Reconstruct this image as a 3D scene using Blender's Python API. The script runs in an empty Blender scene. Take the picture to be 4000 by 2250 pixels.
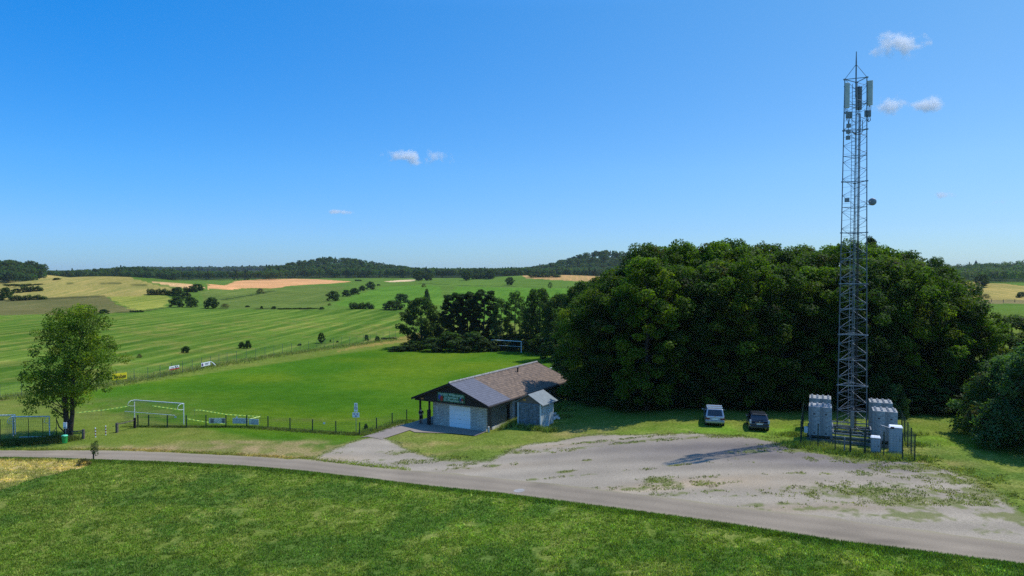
import bpy, bmesh, math, random
import numpy as np
from mathutils import Vector, Matrix, Quaternion
R = math.radians
rng = np.random.default_rng(7)
random.seed(7)
C = bpy.context.scene.collection
scene = bpy.context.scene

# ------------------------------------------------------------------ camera model
F = 2700.0; CX, CY = 2000.0, 1125.0; CAMZ = 17.5
TH = math.atan(65 / F)
ct, st = math.cos(TH), math.sin(TH)

def ray(px, py):
    a, b = (px - CX) / F, -(py - CY) / F
    return np.array([a, ct + b * st, -st + b * ct])

# ------------------------------------------------------------------ numpy noise
def _h(ix, iy, seed):
    n = (ix.astype(np.int64) * 374761393 + iy.astype(np.int64) * 668265263 + seed * 1442695041) & 0x7fffffff
    n = ((n ^ (n >> 13)) * 1274126177) & 0x7fffffff
    n = (n ^ (n >> 16)) & 0xffff
    return n / 65535.0

def vnoise(x, y, scale, seed=0):
    x = np.asarray(x, float) / scale; y = np.asarray(y, float) / scale
    ix, iy = np.floor(x), np.floor(y)
    fx, fy = x - ix, y - iy
    fx = fx * fx * (3 - 2 * fx); fy = fy * fy * (3 - 2 * fy)
    a, b = _h(ix, iy, seed), _h(ix + 1, iy, seed)
    c, d = _h(ix, iy + 1, seed), _h(ix + 1, iy + 1, seed)
    return (a * (1 - fx) + b * fx) * (1 - fy) + (c * (1 - fx) + d * fx) * fy

def fbm(x, y, scale, seed=0, oct=4):
    s = 0; a = 1; t = 0
    for k in range(oct):
        s = s + a * vnoise(x, y, scale / 2 ** k, seed + 17 * k); t += a; a *= 0.55
    return s / t

def sm(a, b, v):
    t = np.clip((np.asarray(v, float) - a) / (b - a), 0, 1)
    return t * t * (3 - 2 * t)

# ------------------------------------------------------------------ terrain
BX, BY = -6.9, 75.0            # front of the club house ridge
DX, DY = 0.5, 0.866            # long direction of pitch and house
def st_of(x, y):
    return (x - BX) * DY - (y - BY) * DX, (x - BX) * DX + (y - BY) * DY
def xy_of(s, t):
    return BX + s * DY + t * DX, BY - s * DX + t * DY

HILLS = [(-272, 455, 12.5, 88, 70), (-565, 745, 14, 75, 85), (-318, 1240, 21, 100, 110), (-530, 960, 7, 60, 60),
         (150, 1250, 24, 80, 110), (300, 1250, 28, 130, 115), (45, 800, 6.5, 100, 70), (335, 500, 5.5, 90, 70),
         (720, 1060, 7, 120, 120), (900, 1120, 17, 110, 120), (-60, 640, 2.5, 80, 50)]

def height(x, y):
    x = np.asarray(x, float); y = np.asarray(y, float)
    s, t = st_of(x, y)
    yy = np.maximum(y, 1.0)
    wide = 2.4 * sm(-16, 22, x)
    loc = 1.0 * sm(4.5, 7.6, s) + 1.4 * sm(1, 20, x) + 0.3 * sm(-6.5, -5.2, s) * (1 - sm(4.5, 7.6, s))
    w = sm(60, 68, y)
    z = wide * (1 - w) + loc * w
    z = z * (1 - sm(140, 260, y))
    z = z + 2.4 * sm(71, 79, t) * sm(-66, -60, s) * (1 - sm(95, 130, t)) * (1 - sm(-8, 6, s))
    u = x / yy
    zb = np.interp(yy, [0, 280, 380, 450, 600, 900, 1000, 1300, 2200, 3000, 3600, 7000], [0, 0, 1.2, 2.5, 4.8, 8.0, 8.4, 10, 17, 29, 31, 31])
    lat = 0.72 + 0.28 * sm(-0.5, -0.2, u)
    z = z + zb * lat
    for hx, hy, A, rx, ry in HILLS:
        z = z + A * np.exp(-((x - hx) / rx) ** 2 - ((y - hy) / ry) ** 2)
    far = sm(280, 420, yy)
    z = z + far * 1.6 * (fbm(x, y, 220, 5, 3) - 0.5)
    return z

def H1(x, y): return float(height(x, y))

_Ys = np.geomspace(8, 5000, 5000)
def P(px, py, dz=0.0):
    """point where the sight line of a pixel meets the terrain (+dz)"""
    d = ray(px, py); k = _Ys / d[1]
    X = d[0] * k; Z = CAMZ + d[2] * k
    g = Z - height(X, _Ys) - dz
    i = np.argmax(g < 0)
    if g[i] >= 0: i = len(_Ys) - 1
    if i == 0: i = 1
    f = g[i - 1] / (g[i - 1] - g[i] + 1e-9)
    y = _Ys[i - 1] + f * (_Ys[i] - _Ys[i - 1]); x = d[0] / d[1] * y
    return x, y
def PZ(px, py, z):
    d = ray(px, py); k = (z - CAMZ) / d[2]
    return d[0] * k, d[1] * k
def AT(px, Y):
    d = ray(px, 1060); return d[0] / d[1] * Y
def ZAT(py, Y):
    d = ray(2000, py); return CAMZ + d[2] / d[1] * Y
def V3(px, py, Y):
    d = ray(px, py); k = Y / d[1]
    return Vector((d[0] * k, Y, CAMZ + d[2] * k))

def inpoly(x, y, poly):
    x = np.asarray(x); y = np.asarray(y); c = np.zeros(x.shape, bool)
    n = len(poly); j = n - 1
    for i in range(n):
        xi, yi = poly[i]; xj, yj = poly[j]
        m = ((yi > y) != (yj > y)) & (x < (xj - xi) * (y - yi) / (yj - yi + 1e-12) + xi)
        c ^= m; j = i
    return c

# ------------------------------------------------------------------ tagging helpers
def tag(o, label=None, cat=None, group=None, kind=None):
    if label: o['label'] = label
    if cat: o['category'] = cat
    if group: o['group'] = group
    if kind: o['kind'] = kind
    return o
def empty(name, loc, rz=0.0):
    o = bpy.data.objects.new(name, None); C.objects.link(o)
    o.location = loc; o.rotation_euler = (0, 0, rz); o.empty_display_size = 0.3
    return o
def link(name, me, parent=None, mat=None):
    o = bpy.data.objects.new(name, me); C.objects.link(o)
    if parent is not None: o.parent = parent
    if mat is not None and not me.materials: me.materials.append(mat)
    return o
def kids(o): return [c for c in bpy.data.objects if c.parent is o]
def copy_thing(root, children):
    r = root.copy(); C.objects.link(r)
    for ch, subs in children:
        c = ch.copy(); C.objects.link(c); c.parent = r
        for g in subs:
            d = g.copy(); C.objects.link(d); d.parent = c
    return r

class MB:
    def __init__(s): s.v = []; s.f = []
    def add(s, vs, fs):
        n = len(s.v); s.v += [tuple(v) for v in vs]; s.f += [tuple(i + n for i in f) for f in fs]
    def box(s, c, size, M=None):
        cx, cy, cz = c; a, b, d = size[0] / 2, size[1] / 2, size[2] / 2
        vs = [Vector((cx + i * a, cy + j * b, cz + k * d)) for k in (-1, 1) for j in (-1, 1) for i in (-1, 1)]
        if M: vs = [M @ v for v in vs]
        s.add(vs, [(0, 2, 3, 1), (4, 5, 7, 6), (0, 1, 5, 4), (2, 6, 7, 3), (0, 4, 6, 2), (1, 3, 7, 5)])
        return s
    def bar(s, p, q, w, w2=None):
        p, q = Vector(p), Vector(q); d = q - p
        if d.length < 1e-6: return s
        w2 = w if w2 is None else w2
        d.normalize(); up = Vector((0, 0, 1)) if abs(d.z) < .95 else Vector((1, 0, 0))
        a = d.cross(up).normalized(); b = a.cross(d)
        vs = []
        for c, ww in ((p, w), (q, w2)):
            for i, j in ((-1, -1), (1, -1), (1, 1), (-1, 1)): vs.append(c + a * i * ww / 2 + b * j * ww / 2)
        s.add(vs, [(0, 1, 2, 3), (7, 6, 5, 4), (0, 4, 5, 1), (1, 5, 6, 2), (2, 6, 7, 3), (3, 7, 4, 0)])
        return s
    def tube(s, pts, rad, n=8, cap=True):
        pts = [Vector(p) for p in pts]
        rad = rad if isinstance(rad, (list, tuple)) else [rad] * len(pts)
        rings = []; base = len(s.v); fr = None
        for i, p in enumerate(pts):
            d = (pts[min(i + 1, len(pts) - 1)] - pts[max(i - 1, 0)])
            d = d.normalized() if d.length > 1e-9 else Vector((0, 0, 1))
            if fr is None:
                up = Vector((0, 0, 1)) if abs(d.z) < .9 else Vector((1, 0, 0)); a = d.cross(up).normalized()
            else:
                a = (fr - d * fr.dot(d)).normalized()
            fr = a; b = d.cross(a)
            for k in range(n):
                t = 2 * math.pi * k / n
                s.v.append(tuple(p + (a * math.cos(t) + b * math.sin(t)) * rad[i]))
        for i in range(len(pts) - 1):
            for k in range(n):
                s.f.append((base + i * n + k, base + i * n + (k + 1) % n, base + (i + 1) * n + (k + 1) % n, base + (i + 1) * n + k))
        if cap:
            s.f.append(tuple(base + k for k in reversed(range(n)))); e = base + (len(pts) - 1) * n
            s.f.append(tuple(e + k for k in range(n)))
        return s
    def mesh(s, name):
        me = bpy.data.meshes.new(name); me.from_pydata(s.v, [], s.f); me.update(); return me
    def build(s, name, mat, parent=None, bevel=0, smooth=False):
        me = s.mesh(name); me.materials.append(mat)
        o = link(name, me, parent)
        if bevel:
            m = o.modifiers.new('b', 'BEVEL'); m.width = bevel; m.segments = 2; m.limit_method = 'ANGLE'
        if smooth: me.shade_smooth() if hasattr(me, 'shade_smooth') else [setattr(p, 'use_smooth', True) for p in me.polygons]
        return o

def fast_mesh(name, verts, quads, tint=None, tri=False):
    me = bpy.data.meshes.new(name)
    k = 3 if tri else 4
    n = len(quads)
    me.vertices.add(len(verts)); me.vertices.foreach_set('co', np.asarray(verts, np.float32).ravel())
    me.loops.add(n * k); me.loops.foreach_set('vertex_index', np.asarray(quads, np.int32).ravel())
    me.polygons.add(n); me.polygons.foreach_set('loop_start', np.arange(0, n * k, k, dtype=np.int32))
    me.polygons.foreach_set('loop_total', np.full(n, k, np.int32))
    me.update(calc_edges=True)
    if tint is not None:
        a = me.attributes.new('Tint', 'FLOAT_COLOR', 'POINT')
        c = np.ones((len(verts), 4), np.float32); c[:, :3] = tint
        a.data.foreach_set('color', c.ravel())
    return me

# ------------------------------------------------------------------ materials
def newmat(name):
    m = bpy.data.materials.new(name); m.use_nodes = True
    return m, m.node_tree.nodes, m.node_tree.links, m.node_tree.nodes['Principled BSDF']
def mat(name, col, rough=.7, metal=0.0, var=.15, scale=3.0, bump=0.0, spec=.4, stretch=None, col2=None, detail=6):
    m, N, L, b = newmat(name)
    tc = N.new('ShaderNodeTexCoord'); src = tc.outputs['Object']
    if stretch:
        mp = N.new('ShaderNodeMapping'); mp.inputs['Scale'].default_value = stretch
        L.new(src, mp.inputs[0]); src = mp.outputs[0]
    nz = N.new('ShaderNodeTexNoise'); nz.inputs['Scale'].default_value = scale; nz.inputs['Detail'].default_value = detail
    L.new(src, nz.inputs['Vector'])
    rp = N.new('ShaderNodeValToRGB'); e = rp.color_ramp.elements
    c2 = col2 or tuple(min(1, c * (1 + var)) for c in col)
    c1 = tuple(c * (1 - var) for c in col) if not col2 else col
    e[0].position = .35; e[0].color = (*c1, 1); e[1].position = .65; e[1].color = (*c2, 1)
    L.new(nz.outputs['Fac'], rp.inputs[0]); L.new(rp.outputs[0], b.inputs['Base Color'])
    b.inputs['Roughness'].default_value = rough; b.inputs['Metallic'].default_value = metal
    b.inputs['Specular IOR Level'].default_value = spec
    if bump:
        bp = N.new('ShaderNodeBump'); bp.inputs['Strength'].default_value = bump; bp.inputs['Distance'].default_value = .02
        L.new(nz.outputs['Fac'], bp.inputs['Height']); L.new(bp.outputs[0], b.inputs['Normal'])
    return m

def leafmat(name, mul=1.0, transl=.25, rough=.6):
    m, N, L, b = newmat(name)
    at = N.new('ShaderNodeAttribute'); at.attribute_name = 'Tint'
    b.inputs['Roughness'].default_value = rough; b.inputs['Specular IOR Level'].default_value = .1
    mx = N.new('ShaderNodeMix'); mx.data_type = 'RGBA'; mx.blend_type = 'MULTIPLY'; mx.inputs[0].default_value = 1
    L.new(at.outputs['Color'], mx.inputs[6]); mx.inputs[7].default_value = (mul, mul, mul, 1)
    L.new(mx.outputs[2], b.inputs['Base Color'])
    tr = N.new('ShaderNodeBsdfTranslucent')
    g = N.new('ShaderNodeMix'); g.data_type = 'RGBA'; g.blend_type = 'MULTIPLY'; g.inputs[0].default_value = 1
    L.new(mx.outputs[2], g.inputs[6]); g.inputs[7].default_value = (2.15, 2.6, .42, 1)
    L.new(g.outputs[2], tr.inputs[0])
    ms = N.new('ShaderNodeMixShader'); ms.inputs[0].default_value = transl
    L.new(b.outputs[0], ms.inputs[1]); L.new(tr.outputs[0], ms.inputs[2])
    out = N['Material Output']; L.new(ms.outputs[0], out.inputs[0])
    return m

M = {}
M['leaf'] = leafmat('leaf', .95, .36); M['grass'] = leafmat('grass_blades', 1.0, .25, .7)
M['bark'] = mat('bark', (.05, .038, .028), .95, var=.4, scale=8, bump=.5, stretch=(4, 4, .6))
M['palebark'] = mat('pale_bark', (.12, .1, .08), .95, var=.4, scale=8, bump=.5)
M['steel'] = mat('galvanised_steel', (.22, .245, .27), .5, .3, var=.25, scale=2)
M['darksteel'] = mat('weathered_steel', (.10, .12, .13), .6, .3, var=.3, scale=2)
M['antenna'] = mat('antenna_plastic', (.5, .52, .47), .6, var=.08, scale=2)
M['radio'] = mat('radio_box', (.2, .22, .23), .6, var=.1)
M['white'] = mat('white_paint', (.75, .77, .78), .5, var=.06, scale=4)
M['offwhite'] = mat('worn_white_paint', (.55, .56, .56), .6, var=.2, scale=6)
M['black'] = mat('black_plastic', (.012, .012, .014), .5, var=.2)
M['darkgreen'] = mat('dark_green_coating', (.012, .035, .024), .6, var=.2)
M['green_wire'] = mat('green_wire', (.02, .06, .04), .7, var=.2)
M['greywire'] = mat('grey_wire', (.1, .14, .13), .6, .3, var=.2)
M['darkwood'] = mat('dark_stained_wood', (.022, .016, .013), .9, var=.4, scale=6, stretch=(1, 1, 6))
M['greywood'] = mat('weathered_wood', (.13, .105, .085), .9, var=.35, scale=8, bump=.3)
M['concrete'] = mat('ballast_concrete', (.29, .295, .285), .9, var=.3, scale=2.2, bump=.3)
M['rubble'] = mat('pale_rubble', (.6, .58, .54), .9, var=.25, scale=5, bump=.4)
M['glass'] = mat('dark_glass', (.012, .014, .018), .08, var=.1, spec=.8)
M['tyre'] = mat('tyre_rubber', (.015, .015, .015), .85, var=.2)
M['rim'] = mat('wheel_rim', (.4, .4, .42), .35, .8, var=.1)
M['red'] = mat('red_plastic', (.3, .012, .012), .3, var=.1)
M['redpaint'] = mat('faded_red_paint', (.33, .05, .03), .6, var=.2)
M['green_bin'] = mat('green_bin_plastic', (.03, .32, .06), .45, var=.1)
M['yellow'] = mat('yellow_banner_cloth', (.85, .68, .02), .7, var=.06)
M['blackink'] = mat('black_lettering', (.02, .018, .015), .7, var=.1)
M['blue'] = mat('blue_print', (.03, .07, .25), .7, var=.2)
M['bannergreen'] = mat('banner_green', (.03, .11, .045), .7, var=.35, scale=2)
M['palelet'] = mat('pale_lettering', (.42, .6, .45), .7, var=.1)

# ------------------------------------------------------------------ fields of the landscape (corner pixels projected to the ground)
def poly(pts): return [P(a, b) for a, b in pts]
GREEN = (.085, .165, .018); FIELDS = []
def field(pts, col, stripe=0.0, soft=0): FIELDS.append((poly(pts), col, stripe))
field([(-300, 1222), (280, 1226), (700, 1207), (1240, 1212), (1700, 1205), (1650, 1310), (1380, 1345), (800, 1420), (300, 1500), (-300, 1600)], (.082, .155, .02), 1.0)
field([(-300, 1172), (0, 1172), (410, 1158), (430, 1170), (525, 1214), (430, 1222), (280, 1228), (-300, 1232)], (.12, .122, .04), .3)
field([(414, 1158), (560, 1146), (668, 1160), (648, 1198), (523, 1215), (470, 1185)], (.2, .235, .04), .5)
field([(-400, 1068), (170, 1078), (370, 1070), (520, 1088), (600, 1110), (690, 1132), (640, 1150), (410, 1159), (0, 1172), (-400, 1180)], (.27, .24, .065), .35)
field([(588, 1101), (650, 1102), (752, 1110), (800, 1124), (768, 1131), (690, 1120)], (.5, .33, .14), .3)
field([(808, 1130), (812, 1112), (920, 1098), (1040, 1090), (1145, 1089), (1240, 1091), (1370, 1100), (1290, 1108), (1130, 1116), (1000, 1126), (900, 1130)], (.55, .3, .12), .2)
field([(1500, 1100), (1560, 1094), (1622, 1092), (1612, 1099), (1520, 1102)], (.6, .45, .24), .2)
field([(1925, 1077), (2020, 1075), (2110, 1068), (2180, 1066), (2360, 1076), (2500, 1085), (2500, 1102), (2250, 1098), (2060, 1088)], (.36, .24, .085), .3)
field([(1740, 1195), (1780, 1120), (1920, 1122), (2250, 1126), (2250, 1260), (1750, 1260)], (.08, .18, .02), .3)
field([(1300, 1185), (1380, 1155), (1500, 1120), (1650, 1112), (1720, 1120), (1740, 1190), (1600, 1200), (1400, 1208)], (.085, .185, .022), .3)
field([(780, 1140), (1000, 1128), (1180, 1118), (1350, 1120), (1300, 1160), (1270, 1205), (900, 1206), (800, 1190)], (.1, .15, .03), .4)
field([(3700, 1100), (3830, 1098), (3950, 1112), (4200, 1140), (4200, 1180), (3860, 1172), (3750, 1150)], (.3, .25, .07), .3)
field([(3750, 1163), (3860, 1172), (4200, 1172), (4200, 1190), (3750, 1185)], (.2, .17, .07), 0)
field([(1378, 1352), (1500, 1330), (1560, 1318), (1640, 1300), (1680, 1312), (1560, 1338), (1450, 1352), (1300, 1378)], (.24, .2, .05), 0)
field([(-300, 1790), (0, 1794), (352, 1797), (352, 1812), (300, 1832), (200, 1856), (100, 1885), (0, 1912), (-200, 1950), (-500, 2000)], (.46, .35, .13), 0)
# dark boundary strips between the fields: (pixel line, half width m, colour)
STRIPS = []
def strip(pts, w, col):
    STRIPS.append((np.array(poly(pts)), w, col))
strip([(0, 1173), (200, 1164), (410, 1159)], 2.2, (.05, .06, .02))
strip([(280, 1228), (430, 1222), (560, 1214), (650, 1202)], 1.8, (.045, .06, .018))
strip([(860, 1206), (1100, 1205), (1290, 1210)], 1.5, (.04, .055, .018))
strip([(1650, 1108), (1760, 1113), (1900, 1117), (2080, 1121), (2300, 1123)], 3.0, (.035, .07, .02))
strip([(860, 1172), (940, 1160), (1000, 1150), (1060, 1138)], 2.0, (.045, .07, .02))
strip([(270, 1108), (440, 1106), (600, 1118)], 2.0, (.09, .1, .03))
strip([(1540, 1318), (1380, 1348), (1100, 1384), (800, 1434), (400, 1505), (0, 1560)], 1.3, (.13, .12, .045))
# soft patches: px, py, radius x m, radius y m, colour, strength
PATCH = []
def patch(px, py, rx, ry, col, k=.8):
    x, y = P(px, py); PATCH.append((x, y, rx, ry, col, k))
DRY = (.27, .22, .095)
for a in [(700, 1755, 9, 1.6), (950, 1760, 11, 2.2), (1120, 1780, 5, 1.5), (520, 1750, 6, .8), (1180, 1735, 3, 1.6), (900, 1728, 5, .8)]: patch(*a, DRY, .75)
for a in [(1660, 1735, 4, 1.5), (1590, 1745, 2.5, 1.2), (1550, 1700, 3, .9), (1960, 1745, 4, .7), (2270, 1690, 4, 1.8), (2560, 1690, 9, .8), (1580, 1780, 5, 1), (3640, 1810, 3, 1.2), (3200, 1800, 3, 1),
          (3700, 1900, 4, 1.3), (3580, 1760, 3, 1.4)]: patch(*a, (.24, .21, .07), .7)
patch(2900, 1680, 14, 3.0, (.11, .21, .02), .7); patch(3700, 1730, 4, 3.5, (.11, .21, .02), .7)
for a in [(1150, 1355, 3, 1.5), (1230, 1640, 8, 1), (560, 1620, 9, 4), (330, 1580, 12, 6)]: patch(*a, (.15, .15, .045), .35)
NEARSTRIPE = None

# the football pitch: brighter and smoother turf (pitch frame coordinates s, t)
def ground_colour(x, y):
    x = np.asarray(x, float); y = np.asarray(y, float)
    n = x.shape[0]
    s, t = st_of(x, y)
    col = np.tile(np.array([.118, .168, .026]), (n, 1))
    stripe = np.zeros(n)
    # far landscape in general
    f = sm(240, 330, y)[:, None]
    g2 = np.array([.09, .16, .025]); col = col * (1 - f) + g2 * f
    jx = 5 * (vnoise(x, y, 9, 3) - .5) * sm(150, 400, y) + .8 * (vnoise(x, y, 1.1, 4) - .5)
    jy = 5 * (vnoise(x, y, 9, 8) - .5) * sm(150, 400, y) + .8 * (vnoise(x, y, 1.1, 9) - .5)
    for pl, c, sp in FIELDS:
        a = np.array(pl)
        m0 = (x > a[:, 0].min() - 9) & (x < a[:, 0].max() + 9) & (y > a[:, 1].min() - 9) & (y < a[:, 1].max() + 9)
        idx = np.nonzero(m0)[0]
        if len(idx) == 0: continue
        m = inpoly(x[idx] + jx[idx], y[idx] + jy[idx], pl); ii = idx[m]
        col[ii] = c; stripe[ii] = sp
    for a, w, c in STRIPS:
        for i in range(len(a) - 1):
            p, q = a[i], a[i + 1]; d = q - p; L = np.hypot(*d) + 1e-9
            u = np.clip(((x - p[0]) * d[0] + (y - p[1]) * d[1]) / L ** 2, 0, 1)
            dist = np.hypot(x - p[0] - u * d[0], y - p[1] - u * d[1])
            k = (1 - sm(w * .5, w * 1.1, dist + w * .9 * (vnoise(x, y, 3, 2) - .5)))[:, None]
            col = col * (1 - k) + np.array(c) * k
    # pitch
    pm = sm(-61.5, -60, s) * (1 - sm(-7, -5.6, s)) * sm(-13.5, -11.5, t) * (1 - sm(70.5, 72, t))
    pc = np.tile(np.array([.052, .138, .010]), (n, 1))
    big = fbm(x, y, 16, 21, 3)[:, None]
    pc = pc * (.8 + .4 * big) + np.array([.05, .015, .0]) * np.clip(big - .45, 0, 1) * 2.0
    col = col * (1 - pm[:, None]) + pc * pm[:, None]
    # foreground lawn mottling
    near = (1 - sm(58, 66, y)) 
    b1 = fbm(x, y, 3.6, 31, 5); b2 = fbm(x, y, 1.3, 41, 4)
    k = (near * sm(.42, .62, b1))[:, None]
    col = col * (1 - k * .6) + np.array([.055, .115, .022]) * k * .6
    k = (near * sm(.5, .68, b2) * (1 - sm(.45, .6, b1)))[:, None]
    col = col * (1 - k * .55) + np.array([.2, .225, .055]) * k * .55
    # general mottling
    mid = sm(60, 66, y) * (1 - sm(230, 300, y)) * (1 - pm)
    k = (mid * sm(.48, .7, fbm(x, y, 5, 51, 4)))[:, None]
    col = col * (1 - k * .5) + np.array([.17, .18, .04]) * k * .5
    for X, Y, rx, ry, c, kk in PATCH:
        d = ((x - X) / rx) ** 2 + ((y - Y) / ry) ** 2
        m = np.nonzero(d < 4)[0]
        if len(m) == 0: continue
        w = np.exp(-d[m] * 1.1) * kk * (.35 + 1.1 * sm(.35, .62, fbm(x[m], y[m], 1.6, 61, 3)))
        w = np.clip(w, 0, 1)[:, None]
        col[m] = col[m] * (1 - w) + np.array(c) * w
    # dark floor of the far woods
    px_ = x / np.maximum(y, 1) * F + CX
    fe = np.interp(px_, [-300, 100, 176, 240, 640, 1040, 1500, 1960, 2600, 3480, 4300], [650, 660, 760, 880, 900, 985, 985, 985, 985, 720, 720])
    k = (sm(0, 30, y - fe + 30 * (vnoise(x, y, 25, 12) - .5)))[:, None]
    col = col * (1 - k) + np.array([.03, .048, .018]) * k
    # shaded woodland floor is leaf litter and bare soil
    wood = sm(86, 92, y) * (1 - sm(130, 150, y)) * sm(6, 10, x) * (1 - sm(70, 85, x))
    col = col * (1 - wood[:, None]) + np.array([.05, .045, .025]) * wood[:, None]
    col *= (.84 + .32 * fbm(x, y, 30, 71, 3))[:, None]
    return col, stripe * (1 - pm)

# ------------------------------------------------------------------ ground: one polar sheet from below the drone to beyond the horizon
def make_ground():
    th = [np.linspace(-180, -46, 68)[:-1], np.linspace(-46, -39, 30)[:-1], np.linspace(-39, 39, 900), np.linspace(39, 46, 30)[1:], np.linspace(46, 180, 68)[1:-1]]
    th = np.radians(np.concatenate(th)); nt = len(th)
    rs = [3.0]
    while rs[-1] < 7000:
        r = rs[-1]
        if r < 34: dr = max(.35, r * .12)
        elif r < 330: dr = max(.14, r * r / 12000 * 1.15)
        elif r < 1500: dr = 6.5
        else: dr = r * .03
        rs.append(r + dr)
    rs = np.array(rs); nr = len(rs)
    T, Rr = np.meshgrid(th, rs)
    X = (np.sin(T) * Rr).ravel(); Y = (np.cos(T) * Rr).ravel()
    Z = height(X, Y)
    Z = np.where(Y < 5, height(X, np.maximum(Y, 5)), Z)
    v = np.stack([X, Y, Z], 1)
    v = np.vstack([v, [[0, 0, H1(0, 5)]]])
    i = np.arange(nr - 1)[:, None]; j = np.arange(nt)[None, :]; jn = (j + 1) % nt
    q = np.stack([i * nt + j, (i + 1) * nt + j, (i + 1) * nt + jn, i * nt + jn], -1).reshape(-1, 4)[:, ::-1]
    me = fast_mesh('ground', v, q)
    # centre cap
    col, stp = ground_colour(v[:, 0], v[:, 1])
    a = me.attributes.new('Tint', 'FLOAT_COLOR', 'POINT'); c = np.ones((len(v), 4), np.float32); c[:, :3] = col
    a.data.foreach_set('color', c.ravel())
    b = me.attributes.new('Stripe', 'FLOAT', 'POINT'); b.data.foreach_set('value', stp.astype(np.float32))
    me.polygons.foreach_set('use_smooth', np.ones(len(me.polygons), bool))
    m, N, L, bs = newmat('meadow_ground')
    at = N.new('ShaderNodeAttribute'); at.attribute_name = 'Tint'
    sp = N.new('ShaderNodeAttribute'); sp.attribute_name = 'Stripe'
    geo = N.new('ShaderNodeNewGeometry')
    def noise(scale, detail=5, rough=.6):
        n = N.new('ShaderNodeTexNoise'); n.inputs['Scale'].default_value = scale; n.inputs['Detail'].default_value = detail
        n.inputs['Roughness'].default_value = rough; L.new(geo.outputs['Position'], n.inputs['Vector']); return n
    def ramp(src, p0, c0, p1, c1):
        r = N.new('ShaderNodeValToRGB'); e = r.color_ramp.elements
        e[0].position = p0; e[0].color = (*c0, 1); e[1].position = p1; e[1].color = (*c1, 1)
        L.new(src, r.inputs[0]); return r
    def mul(a_, b_, fac=1.0, mode='MULTIPLY'):
        x = N.new('ShaderNodeMix'); x.data_type = 'RGBA'; x.blend_type = mode; x.inputs[0].default_value = fac
        L.new(a_, x.inputs[6]); L.new(b_, x.inputs[7]); return x.outputs[2]
    c = at.outputs['Color']
    n1 = noise(5.5, 8, .75); c = mul(c, ramp(n1.outputs['Fac'], .34, (.35, .42, .3), .66, (1.75, 1.6, 1.75)).outputs[0])
    n2 = noise(.6, 5); c = mul(c, ramp(n2.outputs['Fac'], .3, (.78, .85, .75), .7, (1.22, 1.14, 1.25)).outputs[0])
    n3 = noise(.05, 5); c = mul(c, ramp(n3.outputs['Fac'], .3, (.85, .9, .85), .7, (1.18, 1.1, 1.1)).outputs[0])
    # mowing swaths running parallel to the pitch
    mp = N.new('ShaderNodeMapping'); mp.inputs['Rotation'].default_value = (0, 0, R(28)); mp.inputs['Scale'].default_value = (1, .035, 1)
    L.new(geo.outputs['Position'], mp.inputs[0])
    w = N.new('ShaderNodeTexNoise'); w.inputs['Scale'].default_value = .22; w.inputs['Detail'].default_value = 4
    L.new(mp.outputs[0], w.inputs['Vector'])
    wr = ramp(w.outputs['Fac'], .40, (.74, .84, .8), .60, (1.4, 1.2, 1.3))
    w2 = N.new('ShaderNodeTexWave'); w2.inputs['Scale'].default_value = .055; w2.inputs['Distortion'].default_value = 1.5; w2.inputs['Detail'].default_value = 3
    mp2 = N.new('ShaderNodeMapping'); mp2.inputs['Rotation'].default_value = (0, 0, R(28)); mp2.inputs['Scale'].default_value = (1, .2, 1)
    L.new(geo.outputs['Position'], mp2.inputs[0]); L.new(mp2.outputs[0], w2.inputs['Vector'])
    w2r = ramp(w2.outputs['Fac'], .72, (.95, .97, .95), 1.0, (1.4, 1.22, 1.4))
    both = mul(wr.outputs[0], w2r.outputs[0])
    x = N.new('ShaderNodeMix'); x.data_type = 'RGBA'; x.blend_type = 'MULTIPLY'
    L.new(sp.outputs['Fac'], x.inputs[0]); L.new(c, x.inputs[6]); L.new(both, x.inputs[7])
    L.new(x.outputs[2], bs.inputs['Base Color'])
    bs.inputs['Roughness'].default_value = .95; bs.inputs['Specular IOR Level'].default_value = 0
    bp = N.new('ShaderNodeBump'); bp.inputs['Strength'].default_value = .6; bp.inputs['Distance'].default_value = .12
    L.new(n1.outputs['Fac'], bp.inputs['Height']); L.new(bp.outputs[0], bs.inputs['Normal'])
    o = link('ground', me, None, m); tag(o, kind='structure'); return o
make_ground()

# ------------------------------------------------------------------ road, gravel lot, apron
UP = [(-400, 1752), (0, 1761), (200, 1761), (396, 1761), (600, 1766), (792, 1775), (1000, 1785), (1200, 1797), (1400, 1819), (1773, 1851), (2005, 1875), (2285, 1907), (2500, 1932), (2908, 1987), (3374, 2043), (3665, 2083), (4000, 2128), (4400, 2180), (4900, 2250)]
LO = [(-400, 1790), (0, 1790), (200, 1793), (357, 1799), (600, 1806), (932, 1822), (1200, 1845), (1429, 1871), (1941, 1929), (2250, 1970), (2562, 2012), (3261, 2118), (3600, 2160), (4000, 2210), (4400, 2262), (4900, 2340)]
def curve_w(pts, n=240):
    a = np.array([P(*p) for p in pts]); 
    seg = np.hypot(*np.diff(a, axis=0).T); s = np.concatenate([[0], np.cumsum(seg)])
    t = np.linspace(0, s[-1], n)
    b = np.stack([np.interp(t, s, a[:, 0]), np.interp(t, s, a[:, 1])], 1)
    for _ in range(10): b[1:-1] = (b[:-2] + b[1:-1] * 2 + b[2:]) / 4
    return b
rup, rlo = curve_w(UP), curve_w(LO)
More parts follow.
